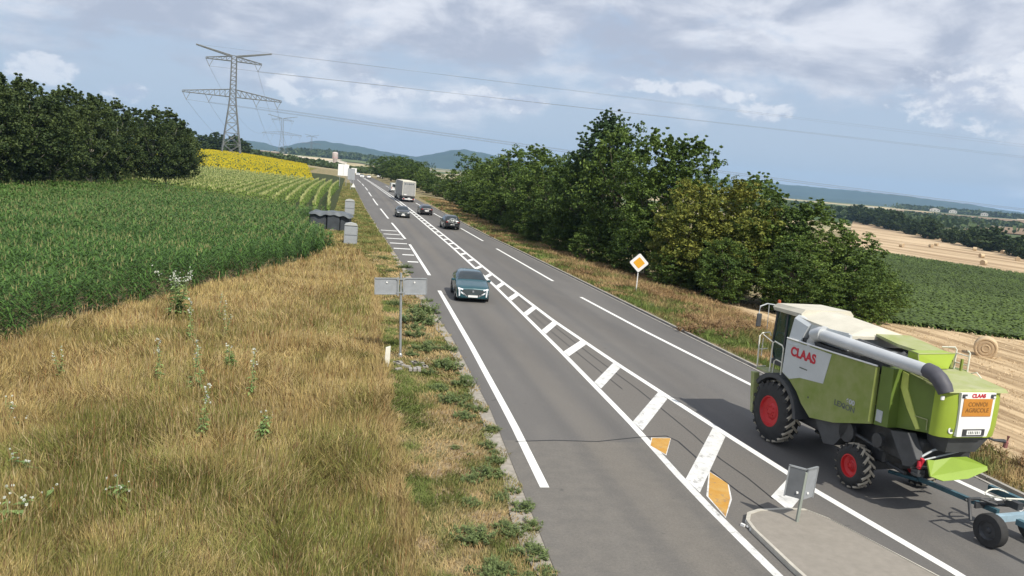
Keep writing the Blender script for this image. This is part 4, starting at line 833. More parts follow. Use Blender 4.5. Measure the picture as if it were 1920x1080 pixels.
# articulated lorry
def lorry():
    root = thing('lorry', 'grey box trailer lorry driving away in the right lane', 'lorry', (11.45, 160.5, 0), R(2.2))
    M_box = mat('grey trailer box', (.34, .34, .33), .6, 0, .08, 1.5); M_boxs = mat('dusty trailer side', (.30, .29, .28), .65, 0, .1, 1.5)
    m = MB(); m.box((0, 6.8, 2.62), (2.6, 13.4, 2.85), ch=.04); body = m.build('trailer_box', M_boxs, root)
    m = MB(); m.box((0, 6.8, 4.062), (2.5, 13.3, .02)); m.build('trailer_roof', M_dustr if 'M_dustr' in globals() else mat('dusty cream top', (.66, .62, .50), .7, 0, .08, 2), body)
    m = MB(); m.box((-.64, .07, 2.6), (1.25, .05, 2.72), ch=.01); m.box((.64, .07, 2.6), (1.25, .05, 2.72), ch=.01); m.build('rear_door', M_box, body)
    m = MB()
    for x in (-.95, -.35, .35, .95): m.tube([(x, .03, 1.25), (x, .03, 3.95)], .022, 6)
    m.build('door_bar', M_metal, body)
    m = MB(); m.box((0, .03, 3.97), (2.55, .03, .16)); m.box((-1.24, .03, 2.6), (.07, .03, 2.7)); m.box((1.24, .03, 2.6), (.07, .03, 2.7)); m.build('door_frame', M_cream, body)
    m = MB()
    for k, (x, w) in enumerate(((-.75, .32), (-.35, .22), (0, .28), (.36, .3), (.74, .26))): m.box((x, .035, 3.50), (w, .012, .22))
    m.build('door_lettering', mat('dark blue grey lettering', (.08, .10, .12), .6), body)
    m = MB(); m.box((-.70, .035, 1.45), (.55, .012, .18)); m.build('door_label', M_white, body)
    m = MB(); m.box((0, 6.6, 1.05), (1.1, 12.4, .28)); m.box((0, .25, 1.05), (2.5, .3, .22)); m.build('chassis', M_dark, root)
    m = MB(); m.box((0, .10, .58), (2.4, .12, .20), ch=.02); m.build('underrun_bar', M_white, root)
    for x in (-.95, .95): m = MB(); m.box((x, .03, .62), (.35, .05, .14)); m.build('tail_light', M_redlamp, root)
    m = MB(); m.box((.1, .03, .78), (.52, .02, .12)); m.build('number_plate', M_white, root)
    for y in (2.2, 3.5, 4.8, 12.2, 15.6):
        for s in (-1, 1): m = MB(); x = s * 1.08; m.lathe([(x - .18, .0001), (x - .18, .46), (x - .14, .5), (x + .14, .5), (x + .18, .46), (x + .18, .28), (x + .12, .24), (x + .12, .0001)], 'x', 22, (0, y, .5)); m.build('wheel', M_black, root, smooth=True)
    for s in (-1, 1): m = MB(); m.box((s * 1.22, 8.2, .85), (.05, 4.6, .55)); m.build('side_guard', M_metal, root)
    m = MB(); m.prism([(14.0, .6), (14.0, 3.5), (15.0, 3.75), (16.3, 3.1), (16.6, 1.6), (16.6, .5)], 'x', -1.22, 1.22); cab_ = m.build('cab', P_wht, root)
    for s in (-1, 1): m = MB(); m.box((s * 1.225, 15.6, 2.35), (.02, .9, .7)); m.build('side_window', M_glass, cab_); m = MB(); m.box((s * 1.42, 16.3, 2.4), (.16, .14, .7)); m.build('mirror', M_black, cab_)
lorry()

# ------------------------------------------------------------------ signs and roadside furniture
def direction_sign():
    root = thing('direction_sign', 'back of a two armed grey direction sign on a tall pole by the left verge', 'road sign', (2.2, 29.7, 0), 0)
    root.rotation_euler = (0, R(-3.2), R(-4))
    m = MB(); m.tube([(0, 0, -.1), (0, 0, 3.12)], .045, 12); m.build('pole', M_metal, root, smooth=True)
    for s, w in ((-1, .86), (1, .86)):
        m = MB(); m.box((s * (.08 + w / 2), -.03, 2.63), (w, .03, .62)); o = m.build('sign_panel', M_signback, root)
        m = MB(); c = s * (.08 + w / 2)
        for z in (2.34, 2.92): m.box((c, -.055, z), (w + .02, .03, .035))
        for x in (c - w / 2, c + w / 2): m.box((x, -.055, 2.63), (.03, .03, .61))
        m.build('panel_edge', M_metal, o)
        m = MB(); m.lathe([(0, .0001), (-.02, .03), (0, .035)], 'y', 10, (s * .50, -.055, 2.78)); m.build('bolt', M_white, o)
    m = MB(); m.box((-.10, -.06, 2.62), (.05, .05, .70)); m.box((.10, -.06, 2.62), (.05, .05, .70)); m.box((0, -.07, 2.9), (.3, .04, .05)); m.box((0, -.07, 2.4), (.3, .04, .05)); m.build('clamp', M_metal, root)
    m = MB(); m.lathe([(0, .07), (.10, .07), (.14, .05)], 'z', 12, (0, 0, -.02)); m.build('foot', M_metal, root)
direction_sign()
def marker_post():
    m = MB(); m.prism([(-.09, 0), (.09, 0), (.09, .80), (-.07, .74)], 'y', -.06, .06); m.M = Matrix.Identity(4)
    o = m.build('marker_post', M_cream); o.location = (1.62, 27.9, -.03); tag(o, 'short cream white marker post in the dry grass beside the direction sign pole', 'marker post')
marker_post()
m = MB(); random.seed(3)
for k in range(14): m.box((2.5 + random.uniform(-.55, .5), 28.3 + random.uniform(-.6, .5), .01), (random.uniform(.1, .3), random.uniform(.08, .2), .08), rz=random.uniform(0, 3))
tag(m.build('stones', M_conc), 'broken pale stones and rubble at the foot of the direction sign', 'rubble', kind='stuff')
m = MB()
for k in range(3): m.box((2.42 + k * .15, 27.55, .06), (.11, .22, .09))
o = m.build('drain_stone', M_conc); tag(o, 'small pale slotted drain stone in the verge below the direction sign', 'drain')
def priority_sign():
    root = thing('priority_sign', 'yellow and white diamond priority road sign on a white pole', 'road sign', (19.4, 51.8, float(T(19.4, 51.8))), R(-14))
    m = MB(); m.tube([(0, .03, -.1), (0, .03, 2.1)], .035, 10); m.build('pole', M_white, root)
    def dia(r, y0, y1, z=2.05, cr=.0):
        m = MB(); k = r * .10; p = []
        for a in range(4):
            an = math.pi / 2 * a; nx = math.pi / 2 * (a + 1); q = Vector((math.cos(an), math.sin(an))) * r; q2 = Vector((math.cos(nx), math.sin(nx))) * r; q0 = Vector((math.cos(an - math.pi / 2), math.sin(an - math.pi / 2))) * r
            p.append(q + (q0 - q).normalized() * k); p.append(q + (q2 - q).normalized() * k)
        m.prism([(v.x, v.y + z) for v in p], 'y', y0, y1); return m
    o = dia(.70, -.02, .0).build('sign_rim', M_black, root); dia(.66, -.028, -.02).build('sign_face', M_white, root); dia(.40, -.036, -.028).build('sign_centre', mat('sign yellow', (.72, .36, .02), .5, 0, .03), root)
priority_sign()
def island_sign():
    root = thing('island_sign', 'back of a low two panel grey sign on the nose of the traffic island', 'road sign', (9.86, 15.1, .10), 0)
    root.rotation_euler = (0, R(3.0), R(0))
    m = MB(); m.box((0, 0, .56), (.055, .055, 1.14)); m.build('post', mat('dull green post', (.30, .33, .29), .55, .2), root)
    for s, w, a, mm in ((-1, .33, R(-38), M_signdark), (1, .40, R(30), M_signback)):  # left panel in a darker grey than the right
        c = Vector((s * .02, -.02, .86)); d = Vector((math.cos(a) * s * 1, math.sin(a) * s, 0))
        cc = c + d * (w / 2 + .01); m = MB(); m.box(tuple(cc), (w, .025, .66), rz=a); o = m.build('sign_panel', mm, root)
        m = MB(); m.box((cc.x, cc.y, .86 + .34), (w + .03, .05, .03), rz=a); e = c + d * (w + .015); m.box((e.x, e.y, .86), (.03, .05, .70), rz=a); m.build('panel_edge', M_metal, o)
        m = MB(); q = c + d * (w * .35); m.box((q.x, q.y - .03, .66), (.04, .03, .04)); m.build('bolt', M_white, o)
island_sign()
m = MB(); random.seed(9)
for k in range(7): m.box((8.72 + random.uniform(-.12, .10), 15.15 + random.uniform(-.3, .2), .03), (random.uniform(.05, .12), random.uniform(.05, .1), random.uniform(.03, .09)), rz=random.uniform(0, 3), rx=random.uniform(-.4, .4))
tag(m.build('kerb_rubble', M_white), 'chipped white rubble at the rounded corner of the traffic island kerb', 'rubble', kind='stuff')
# two grey cabinets with pitched tops
def cabinet(loc, s, label):
    root = thing('cabinet', label, 'cabinet', loc, R(3), None, s); w = .52
    for z0, z1, top in ((.0, .84, False), (.90, 1.62, True)):
        m = MB(); p = [(-w, z0), (w, z0), (w, z1)] + ([(0, z1 + .22)] if False else []) + [(-w, z1)]; m.prism(p, 'y', -.22, .22); m.build('cabinet_box', M_signback, root)
    m = MB()
    for k in range(11): m.box((-.45 + k * .09, -.225, .42), (.02, .02, .74)); m.box((-.45 + k * .09, -.225, 1.26), (.02, .02, .64))
    m.build('rib', mat('pale cabinet rib', (.42, .44, .45), .5, .2), root)
    m = MB(); m.box((0, 0, .87), (1.0, .40, .06)); m.box((0, 0, 1.655), (.98, .40, .07)); m.build('gap', M_signdark, root)
    m = MB(); m.prism([(-w - .03, 1.69), (w + .03, 1.69), (w - .08, 1.85), (0, 1.95), (-w + .08, 1.85)], 'y', -.27, .27); m.build('pitched_lid', mat('pale grey lid', (.46, .47, .46), .5, .2), root)
    m = MB(); m.box((-w - .01, -.23, .82), (.04, .03, 1.60)); m.box((w + .01, -.23, .82), (.04, .03, 1.60)); m.build('corner_strip', M_metal, root)
cabinet((.34, 69.4, 0), 1.0, 'nearer grey cabinet with pitched lid beside the dark tarpaulin'); cabinet((.20, 107.2, 0), 1.12, 'farther grey cabinet with pitched lid standing beyond the dark tarpaulin')
# dark tarpaulin covered shelter at the maize edge
def shelter():
    root = thing('tarpaulin_shelter', 'dark grey tarpaulin draped over a low stack at the edge of the maize', 'tarpaulin', (-1.55, 83.3, 0), R(-6))
    M_tarp = mat('dark tarpaulin', (.045, .052, .060), .6, 0, .3, 1.5, bump=.5, bscale=3); M_tarp2 = mat('grey tarpaulin top', (.10, .115, .125), .5, 0, .25, 1.5, bump=.5, bscale=3)
    nx, ny = 26, 14; V = []; F = []
    for j in range(ny):
        for i in range(nx):
            u = i / (nx - 1) * 2 - 1; v = j / (ny - 1) * 2 - 1; ex = max(abs(u), abs(v)); z = 1.85 + .07 * math.sin(u * 4 + 1) - .07 * u + .04 * math.sin(7 * v + 3 * u) + .03 * math.sin(9 * u + 4 * v)
            if ex > .86: z -= (ex - .86) * 2.0 + .06 * math.sin(14 * u + 11 * v)
            V.append((u * 2.05, v * 1.5, z))
    F = [(j * nx + i, j * nx + i + 1, (j + 1) * nx + i + 1, (j + 1) * nx + i) for j in range(ny - 1) for i in range(nx - 1)]
    m = MB(); m.add(V, F); m.build('tarpaulin', M_tarp2, root, smooth=True)
    m = MB(); m.box((-1.15, 0, .84), (1.6, 2.5, 1.66), ch=.08); m.box((.35, -.1, .86), (1.2, 2.5, 1.70), ch=.05); m.box((1.42, .0, .8), (.85, 2.3, 1.56), ch=.05); m.build('stack', M_tarp, root)
    m = MB(); m.box((.3, -1.35, .10), (.7, .5, .18), rz=.2); m.build('pallet', mat('pale wood', (.5, .4, .28), .8), root)
shelter()
# large far signs
def panel_sign(name, label, loc, w, h, z0, m_, rz=0., posts=1, cat='road sign'):
    root = thing(name, label, cat, loc, rz); m = MB(); m.box((0, 0, z0 + h / 2), (w, .06, h), ch=.02); m.build('sign_panel', m_, root)
    m = MB()
    for k in range(posts): x = 0 if posts == 1 else (k - .5) * w * .6; m.tube([(x, .06, -.1), (x, .06, z0 + h * .9)], .07, 8)
    m.build('post', M_metal, root)
    m = MB(); m.box((0, -.045, z0 + h / 2), (.05, .03, h * .96)); m.build('stiffener', M_metal, root)
    return root
panel_sign('direction_board', 'large white board on posts at the left edge of the distant road', (-1.75, 226, 0), 2.9, 3.1, 2.9, M_white, R(8), 2)
panel_sign('direction_board', 'grey backed board on one post, right of the large white board', (.35, 203, 0), 1.75, 2.7, 2.5, M_signback, R(4), 1)
panel_sign('display_board', 'small slanted white board above the grey backed board', (1.2, 262, 0), 1.7, 1.5, 3.4, M_white, R(12), 1)
def warn():
    root = thing('warning_sign', 'small white triangular sign low beside the distant sign post', 'road sign', (.95, 200, 0), R(0)); m = MB(); m.prism([(-.55, .85), (.55, .85), (0, 1.85)], 'y', -.02, .02); m.build('sign_face', M_white, root); m = MB(); m.tube([(0, .04, -.1), (0, .04, 1.4)], .04, 8); m.build('post', M_metal, root)
warn()
def tower():
    root = thing('water_tower', 'pale pinkish tower rising behind the large white board', 'tower', (-10.2, 560, float(T(-10.2, 560)) - .3), R(0)); M_t = mat('pale render', (.55, .48, .45), .8, 0, .1, .5)
    m = MB(); m.lathe([(0, 1.3), (6.0, 1.3), (6.8, 1.9), (10.4, 1.9), (10.8, 1.4), (11.0, .001)], 'z', 20); m.build('shaft', M_t, root, smooth=True); m = MB(); m.lathe([(7.0, 1.93), (7.6, 1.93)], 'z', 20); m.build('band', mat('faded pink', (.5, .33, .32), .8), root)
tower()

# ------------------------------------------------------------------ lattice pylons and power lines
M_lat = mat('weathered lattice steel', (.22, .23, .235), .55, .3, .25, 1.5)
M_latf = M_lat
def pylon_meshes(thick):
    """returns [(name, mesh)] for one pylon, x across the line, 46 m high"""
    def bar(m, a, b, t): m.tube([a, b], t, 4, cap=False)
    T_ = thick
    def hw(z): return np.interp(z, [0, 24, 29, 43.5], [4.1, 1.35, 1.2, 1.0])
    out2 = []; zs = [0, 5.5, 10.5, 15, 19, 22.3, 25.2, 27.4, 29.4, 31.2, 33, 34.8, 36.6, 38.4, 40.2, 42, 43.5]
    for sx in (-1, 1):
        for sy in (-1, 1):
            m = MB(); out2.append(('leg', m))
            for a, b in zip(zs[:-1], zs[1:]): bar(m, (sx * hw(a), sy * hw(a), a), (sx * hw(b), sy * hw(b), b), .17 * T_)
    br = MB()
    for i, (a, b) in enumerate(zip(zs[:-1], zs[1:])):
        A, B = hw(a), hw(b)
        for s in (-1, 1):
            bar(br, (-A, s * A, a), (B, s * B, b), .07 * T_); bar(br, (s * A, A, a), (s * B, -B, b), .07 * T_); bar(br, (-B, s * B, b), (B, s * B, b), .07 * T_); bar(br, (s * B, -B, b), (s * B, B, b), .07 * T_)
            if i < 8: bar(br, (A, s * A, a), (-B, s * B, b), .07 * T_); bar(br, (s * A, -A, a), (s * B, B, b), .07 * T_)
    out2.append(('bracing', br))
    def arm(x1, zt, zb, zt1, zb1, n):
        am = MB(); s = 1 if x1 > 0 else -1; x0 = s * 1.1
        for sy in (-1, 1):
            bar(am, (x0, sy * 1.1, zt), (x1, sy * .25, zt1), .13 * T_); bar(am, (x0, sy * 1.1, zb), (x1, sy * .25, zb1), .13 * T_)
            for k in range(n):
                t0, t1 = k / n, (k + 1) / n; g = lambda t, top: (x0 + (x1 - x0) * t, sy * (1.1 - .85 * t), (zt + (zt1 - zt) * t) if top else (zb + (zb1 - zb) * t))
                bar(am, g(t0, True), g(t1, False), .06 * T_); bar(am, g(t1, True), g(t1, False), .06 * T_)
        for k in range(1, n + 1):
            t = k / n; x = x0 + (x1 - x0) * t; y = 1.1 - .85 * t; z = zb + (zb1 - zb) * t; bar(am, (x, -y, z), (x, y, z), .05 * T_)
        return am
    out2 += [('cross_arm', arm(-20.5, 29.2, 26.0, 26.6, 26.0, 9)), ('cross_arm', arm(20.5, 29.2, 26.0, 26.6, 26.0, 9)), ('cross_arm', arm(-11.5, 43.2, 41.2, 41.5, 41.0, 5)), ('cross_arm', arm(11.5, 43.2, 41.2, 41.5, 41.0, 5)), ('earth_wire_horn', arm(-15.5, 43.5, 43.0, 46.4, 46.1, 5)), ('earth_wire_horn', arm(15.5, 43.5, 43.0, 46.4, 46.1, 5))]
    for x, z in INS:
        im = MB(); im.tube([(x - 1.5, 0, z), (x, 0, z - 3.0)], .09 * T_, 5, cap=False); im.tube([(x + 1.5, 0, z), (x, 0, z - 3.0)], .09 * T_, 5, cap=False); im.tube([(x, -.3, z - 3.1), (x, .3, z - 3.1)], .15 * T_, 5); out2.append(('insulator', im))
    return out2
INS = [(-18.8, 26), (-9.8, 26), (9.8, 26), (18.8, 26), (-10, 41), (10, 41)]
def pylon(label, loc, rz, sc, thick):
    root = thing('pylon', label, 'pylon', loc, rz, 'pylons of the power line', sc)
    for nm, mb in pylon_meshes(thick): mb.build(nm, M_lat, root, recalc=False)
    return root
PY = [Vector((-51.6, 379.0, 4.2)), Vector((-84, 1050, float(T(-84, 1050)) + 1)), Vector((-93, 2010, float(T(-93, 2010)) + 2))]
pylon('tall lattice steel pylon standing behind the yellow sunflower field', PY[0], R(12), 1.0, 1.25)
pylon('smaller faint pylon seen to the right of the tall one against the hills', PY[1], R(6), 1.13, .8)
pylon('smallest and farthest pylon, hardly visible over the hills', PY[2], R(6), 1.05, 1.2)
M_wire = mat('conductor', (.22, .23, .24), .5, .4)
c0, s0 = math.cos(R(12)), math.sin(R(12)); c6, s6 = math.cos(R(6)), math.sin(R(6))
def at1(x, z): return Vector((PY[0].x + x * c0, PY[0].y + x * s0, PY[0].z + z))
def at2(x, z): return Vector((PY[1].x + x * 1.13 * c6, PY[1].y + x * 1.13 * s6, PY[1].z + z * 1.13))
def wire(a, b, sag, label, r=.075, n=28):
    m = MB(); m.tube([a + (b - a) * t - Vector((0, 0, 4 * sag * t * (1 - t))) for t in [k / n for k in range(n + 1)]], r, 4, cap=False)
    o = m.build('power_cable', M_wire, recalc=False); tag(o, label, 'power cable', 'cables of the power line')
ENDR = Vector((760, 560, 0))
for x, z in INS:
    low = z < 30; a = at1(x, z - 3.1); b = ENDR + Vector((x * .35, -x * .9, (10 if low else 52)))
    wire(a, b, 3.5 if low else -.5, ('low' if low else 'upper') + ' power cable running from the tall pylon to the right over the road', .05)
    wire(a, at2(x, z - 3.1), 20, ('low' if low else 'upper') + ' power cable running from the tall pylon back to the smaller pylon', .05)
for s in (-1, 1): wire(at1(s * 15.5, 46.3), ENDR + Vector((s * 6, -s * 12, 60)), 0, 'thin earth wire running from the top horn of the tall pylon to the right', .035)

# ------------------------------------------------------------------ bales, far buildings, wayside plants
def bale(loc, d, ln, rz, label, group=None, nm='round_bale', seg=36):
    M_st = mat('straw bale', (.46, .35, .21), .95, 0, .2, 7, bump=.7, bscale=25, col2=(.60, .47, .30)); M_se = mat('straw bale end', (.50, .38, .24), .95, 0, .2, 9, bump=.7, bscale=30, col2=(.38, .27, .16))
    m = MB(); r = d / 2; m.lathe([(-ln / 2, r * .93), (-ln / 2 + .05, r), (ln / 2 - .05, r), (ln / 2, r * .93)], 'y', seg, (0, 0, r * .97)); root = m.build(nm, M_st, smooth=True)
    if seg > 20:
        for s in (-1, 1):
            e = MB(); prof = [(s * ln / 2, r * .93)] + [(s * (ln / 2 + .02 * math.sin(k * 2.3)), r * .93 * (1 - k / 9)) for k in range(1, 9)] + [(s * ln / 2, .0001)]; e.lathe(prof, 'y', seg, (0, 0, r * .97)); e.build('bale_end', M_se, root, smooth=True)
    else:
        for s in (-1, 1): e = MB(); e.lathe([(s * ln / 2, r * .93), (s * ln / 2, .0001)], 'y', seg, (0, 0, r * .97)); e.build('bale_end', M_se, root)
    root.location = loc; root.rotation_euler = (0, 0, rz); return tag(root, label, 'straw bale', group)
bale((39.7, 43.3, float(T(39.7, 43.3)) - .04), 1.34, 1.2, R(-42), 'large round straw bale standing alone on the stubble behind the harvester')
bs = [(204.3, 270.7), (235.5, 294.0), (254.6, 314.7), (260.5, 298.8), (215.5, 243.5), (177.9, 199.9), (229.5, 242.8), (336.6, 411.8), (312.5, 393.3), (379.0, 450.7), (370.8, 423.6), (268.2, 291.9), (324.8, 393.1)]
b0 = bale((bs[0][0], bs[0][1], float(T(*bs[0])) + .2), 1.6, 1.4, .3, 'small distant round bale scattered on the harvested field', 'bales on the harvested field', seg=14)
for i, (x, y) in enumerate(bs[1:]): dup(b0, (x, y, float(T(x, y)) + .2), .5 * i, b0['label'])
def house(name, label, loc, w, d, h, rh, rz, mw, mr, wins=2, cat='building', group=None):
    root = thing(name, label, cat, loc, rz, group); m = MB(); m.prism([(-w / 2, -1), (w / 2, -1), (w / 2, h), (0, h + rh), (-w / 2, h)], 'y', -d / 2, d / 2); wl = m.build('wall', mw, root)
    m = MB(); t = .25
    for s in (-1, 1): m.add([(0, -d / 2 - .4, h + rh + t), (s * (w / 2 + .4), -d / 2 - .4, h - .1 + t), (s * (w / 2 + .4), d / 2 + .4, h - .1 + t), (0, d / 2 + .4, h + rh + t), (0, -d / 2 - .4, h + rh), (s * (w / 2 + .4), -d / 2 - .4, h - .1), (s * (w / 2 + .4), d / 2 + .4, h - .1), (0, d / 2 + .4, h + rh)], [(0, 1, 2, 3), (4, 7, 6, 5), (0, 4, 5, 1), (1, 5, 6, 2), (2, 6, 7, 3), (3, 7, 4, 0)])
    m.build('roof', mr, root)
    for k in range(wins): m = MB(); m.box(((k - (wins - 1) / 2) * w / (wins + .3), -d / 2 - .02, h * .5), (w * .12, .1, h * .35)); m.build('window', M_glass, root)
    return root
M_wall = mat('pale house wall', (.62, .58, .52), .8, 0, .08, .5); M_roofr = mat('brown tiled roof', (.24, .13, .09), .8, 0, .2, .6); M_roofw = mat('white sheet roof', (.75, .75, .74), .5, 0, .05, .3)
ray_pt = lambda a, r: (r * math.sin(R(a)), r * math.cos(R(a)))
for a, r, w, d, h, rh, mr, lb in ((34.9, 1500, 34, 18, 6, 3, M_roofw, 'long white roofed farm shed beyond the tree line on the right'), (38.6, 2350, 24, 10, 5, 4, M_roofr, 'pale farmhouse with brown roof, left one of the far hamlet on the right'), (39.6, 2320, 18, 10, 5, 4, M_roofr, 'brown roofed house in the middle of the far hamlet on the right'), (41.3, 2300, 16, 10, 5, 3, M_roofw, 'white roofed house, right one of the far hamlet on the right'),
                                 (-3.35, 1130, 22, 10, 4, 2, M_roofw, 'low white roofed hall far away left of the road end'), (-.9, 900, 20, 10, 4.5, 2, M_roofw, 'white roofed building beyond the end of the road')):
    x, y = ray_pt(a, r); house('building', lb, (x, y, float(T(x, y)) + (2 if r > 2000 else 0)), w, d, h, rh, R(-a), M_wall, mr, 3)
def tent():
    x, y = 428, 470; root = thing('marquee', 'white domed tent among the trees at the far right', 'tent', (x, y, float(T(x, y)) + .3), R(-43)); m = MB(); n = 12
    vs = []; 
    for yy in (-7, 7):
        for k in range(n + 1): a = math.pi * k / n; vs.append((-math.cos(a) * 4.2, yy, math.sin(a) * 3.6))
    m.add(vs, [(k, k + 1, n + 2 + k, n + 1 + k) for k in range(n)] + [tuple(range(n + 1)), tuple(range(2 * n + 1, n, -1))]); m.build('canopy', M_white, root, smooth=True); m = MB(); m.box((3.8, 7.03, 1.0), (1.2, .1, 2)); m.box((1.9, -7.03, .9), (1.2, .1, 1.8)); m.build('door', M_signdark, root)
tent()
# tall wayside plants with pale flower heads
M_pl = leafmat('wayside plant', .6, .2)
def plant_mesh(seed, h, nst, leafy_, fl, wide=1.0):
    g = np.random.default_rng(seed); V = []; Tt = []; C = []; FV = []; FC = []
    def quad(a, b, c, d, col): i = len(V); V.extend([a, b, c, d]); C.extend([col] * 4); Tt.append((i, i + 1, i + 2, i + 3))
    for s in range(nst):
        lx, ly2 = g.normal(0, .12 * wide, 2); hh = h * g.uniform(.75, 1.05); top = np.array([lx * 1.6, ly2 * 1.6, hh]); b = np.array([g.normal(0, .04), g.normal(0, .04), 0]); w = .012
        quad(b + [w, 0, 0], b - [w, 0, 0], top - [w * .5, 0, 0], top + [w * .5, 0, 0], (.26, .34, .14)); quad(b + [0, w, 0], b - [0, w, 0], top - [0, w * .5, 0], top + [0, w * .5, 0], (.26, .34, .14))
        for k in range(leafy_):
            t = g.uniform(0, .92); p = b + (top - b) * t; a = g.uniform(0, 6.28); L = .30 * (1 - .72 * t) * g.uniform(.6, 1.2) * wide; d = np.array([math.cos(a), math.sin(a), g.uniform(-.2, .5)]) * L; n_ = np.array([-math.sin(a), math.cos(a), 0]) * L * .22
            dry = t < .14 and g.random() < .6; col = (.50, .48, .14) if dry else tuple(np.array((.20, .30, .10)) * g.uniform(.7, 1.4)); quad(p, p + d * .5 + n_, p + d - [0, 0, L * .25], p + d * .5 - n_, col)
        nf = fl
        for k in range(nf):
            t = g.uniform(.62, 1.03) if nst < 3 else g.uniform(.85, 1.05); p = b + (top - b) * t + g.normal(0, .05 * wide, 3) * [1, 1, .5]; r_ = g.uniform(.018, .038)
            for q in range(3): u = g.normal(size=3); u /= np.linalg.norm(u); v = np.cross(u, g.normal(size=3)); v /= np.linalg.norm(v); i = len(FV); FV.extend([p + u * r_, p + v * r_, p - u * r_, p - v * r_]); FC.extend([(.62, .64, .56)] * 4)
    st = npmesh('stem', np.array(V), np.array(Tt), M_pl, np.array(C), link=False); fm = npmesh('flower_head', np.array(FV), np.arange(len(FV)).reshape(-1, 4), M_pl, np.array(FC), link=False) if FV else None
    return st, fm
def wplant(pm, x, y, sc, rz, label, name='wild_flower', cat='wild plant', group='tall pale flowering plants on the bank'):
    root = thing(name, label, cat, (x, y, -.03), rz, group, sc)
    for nm, me in (('stem', pm[0]), ('flower_head', pm[1])):
        if me:
            o = bpy.data.objects.new(nm, me); COL.objects.link(o); o.parent = root
            if nm == 'flower_head': o['kind'] = 'stuff'
pA = plant_mesh(1, 1.75, 1, 60, 16, .75); pB = plant_mesh(2, 1.5, 2, 26, 8, .8); pC = plant_mesh(3, 1.6, 10, 22, 9, 1.3); pD = plant_mesh(4, .8, 3, 40, 3)
WP = [(pC, -6.7, 35.2, 1.25, 'spreading bushy plant topped with pale flowers at the maize edge'), (pA, -5.2, 30.2, 1.2, 'tall single flowering stalk rising above the dry grass near the maize'), (pA, -5.15, 25.0, 1.0, 'upright flowering stalk left of the tallest one, in mid bank'), (pB, -4.0, 24.2, 1.15, 'pale flowering stalk in the middle of the bank'), (pA, -3.2, 20.1, 1.0, 'leafy flowering stalk with yellow basal leaves lowest on the bank'),
      (pA, -2.4, 23.6, 1.05, 'green flowering stalk nearest to the mown edge'), (pB, -4.9, 34.5, .9, 'slender pale plant beside the maize, right of the bushy one'), (pB, -4.3, 31.5, .8, 'faint pale stalk in the dry grass below the maize corner'), (pD, -1.75, 20.0, .9, 'small yellow leaved seedling plant low on the bank'), (pB, -7.9, 25.2, .75, 'thin pale stalk at the left by the maize'), (pD, -3.4, 26.8, 1.0, 'short pale weed between the flowering stalks')]
for i, (pm, x, y, sc, lb) in enumerate(WP): wplant(pm, x, y, sc, i * 1.3, lb)
for x, y in ((-8.0, 21.6), (-5.5, 16.1), (-5.7, 15.4), (-4.2, 16.5), (-6.5, 17.9), (-7.7, 20.6)): wplant(plant_mesh(int(x * 10 + y) % 97, .5, 3, 4, 3, 1.6), x, y, 1.0, x, 'small white flowered weed low in the dry grass', 'white_flower', 'wild flower', 'small white flowers in the dry grass')
# green weeds on the verge
def weed_mesh(seed, r, h, n=420, c0_=(.10, .145, .05), c1_=(.22, .28, .10)):
    g = np.random.default_rng(seed); ns = max(10, n // 26); sa = g.uniform(0, 6.28, ns); sq = g.random(ns) ** .8 * r * 1.5; sh = h * g.uniform(.35, 1.25, ns) * (1.1 - .5 * sq / (1.5 * r)); sx, sy = np.cos(sa) * sq, np.sin(sa) * sq
    k = g.integers(0, ns, n); t = g.uniform(.05, 1, n); a = g.uniform(0, 6.28, n); b = np.stack([sx[k] * (1 + .35 * t), sy[k] * (1 + .35 * t), sh[k] * t], -1); L_ = .13 * (1.15 - .7 * t) * g.uniform(.5, 1.3, n) * (h / .45)
    tip = b + np.stack([np.cos(a) * L_, np.sin(a) * L_, L_ * g.uniform(.1, .9, n)], -1); m1 = (b + tip) / 2; w = (L_ * .20)[:, None]; sd_ = np.stack([-np.sin(a), np.cos(a), np.zeros(n)], -1)
    V = np.stack([b, m1 + sd_ * w, tip, m1 - sd_ * w], 1).reshape(-1, 3); c = lerpc(c0_, c1_, np.clip(g.random(n) * .6 + t * .4, 0, 1)) * g.uniform(.7, 1.2, n)[:, None]; return npmesh('weed_clump', V, np.arange(n * 4).reshape(-1, 4), M_pl, np.repeat(c, 4, 0), link=False)
wm = [weed_mesh(k, .30, .42, 1100) for k in range(4)]
WD = [(2.75, 14.7, 1.25), (4.0, 15.2, .9), (3.55, 18.0, 1.0), (3.6, 22.5, 1.1), (4.35, 21.4, .55), (3.8, 28.2, 1.5), (4.1, 26.0, .9), (3.5, 36.6, 2.0), (3.9, 39.4, 1.8), (3.95, 17.0, .6), (3.75, 14.0, .9), (3.9, 20.0, .7), (4.2, 56.6, 1.6), (3.1, 33.6, 1.6), (4.2, 31.2, 1.1), (3.2, 25.4, .7), (3.4, 23.9, .9), (2.9, 16.3, .5), (3.3, 31.0, 1.2), (3.2, 35, 1.4), (2.6, 41, 1.2), (3.9, 18.9, .6), (4.0, 16.1, .7), (3.0, 13.3, .6)]
gw = random.Random(4)
WD = [(x, y, s * gw.uniform(.55, 1.0)) for x, y, s in WD]
for k in range(75):
    y = 12.5 + gw.random() ** 1.4 * 50; x = float(np.interp(y, [8, 14, 24.5, 34, 51, 62, 75], [1.75, 1.7, 1.6, 1.65, 2.2, 1.4, .6])) + .5 + gw.random() ** .6 * (float(xl(y)) - 2.3); WD.append((x, y, gw.uniform(.18, .6)))
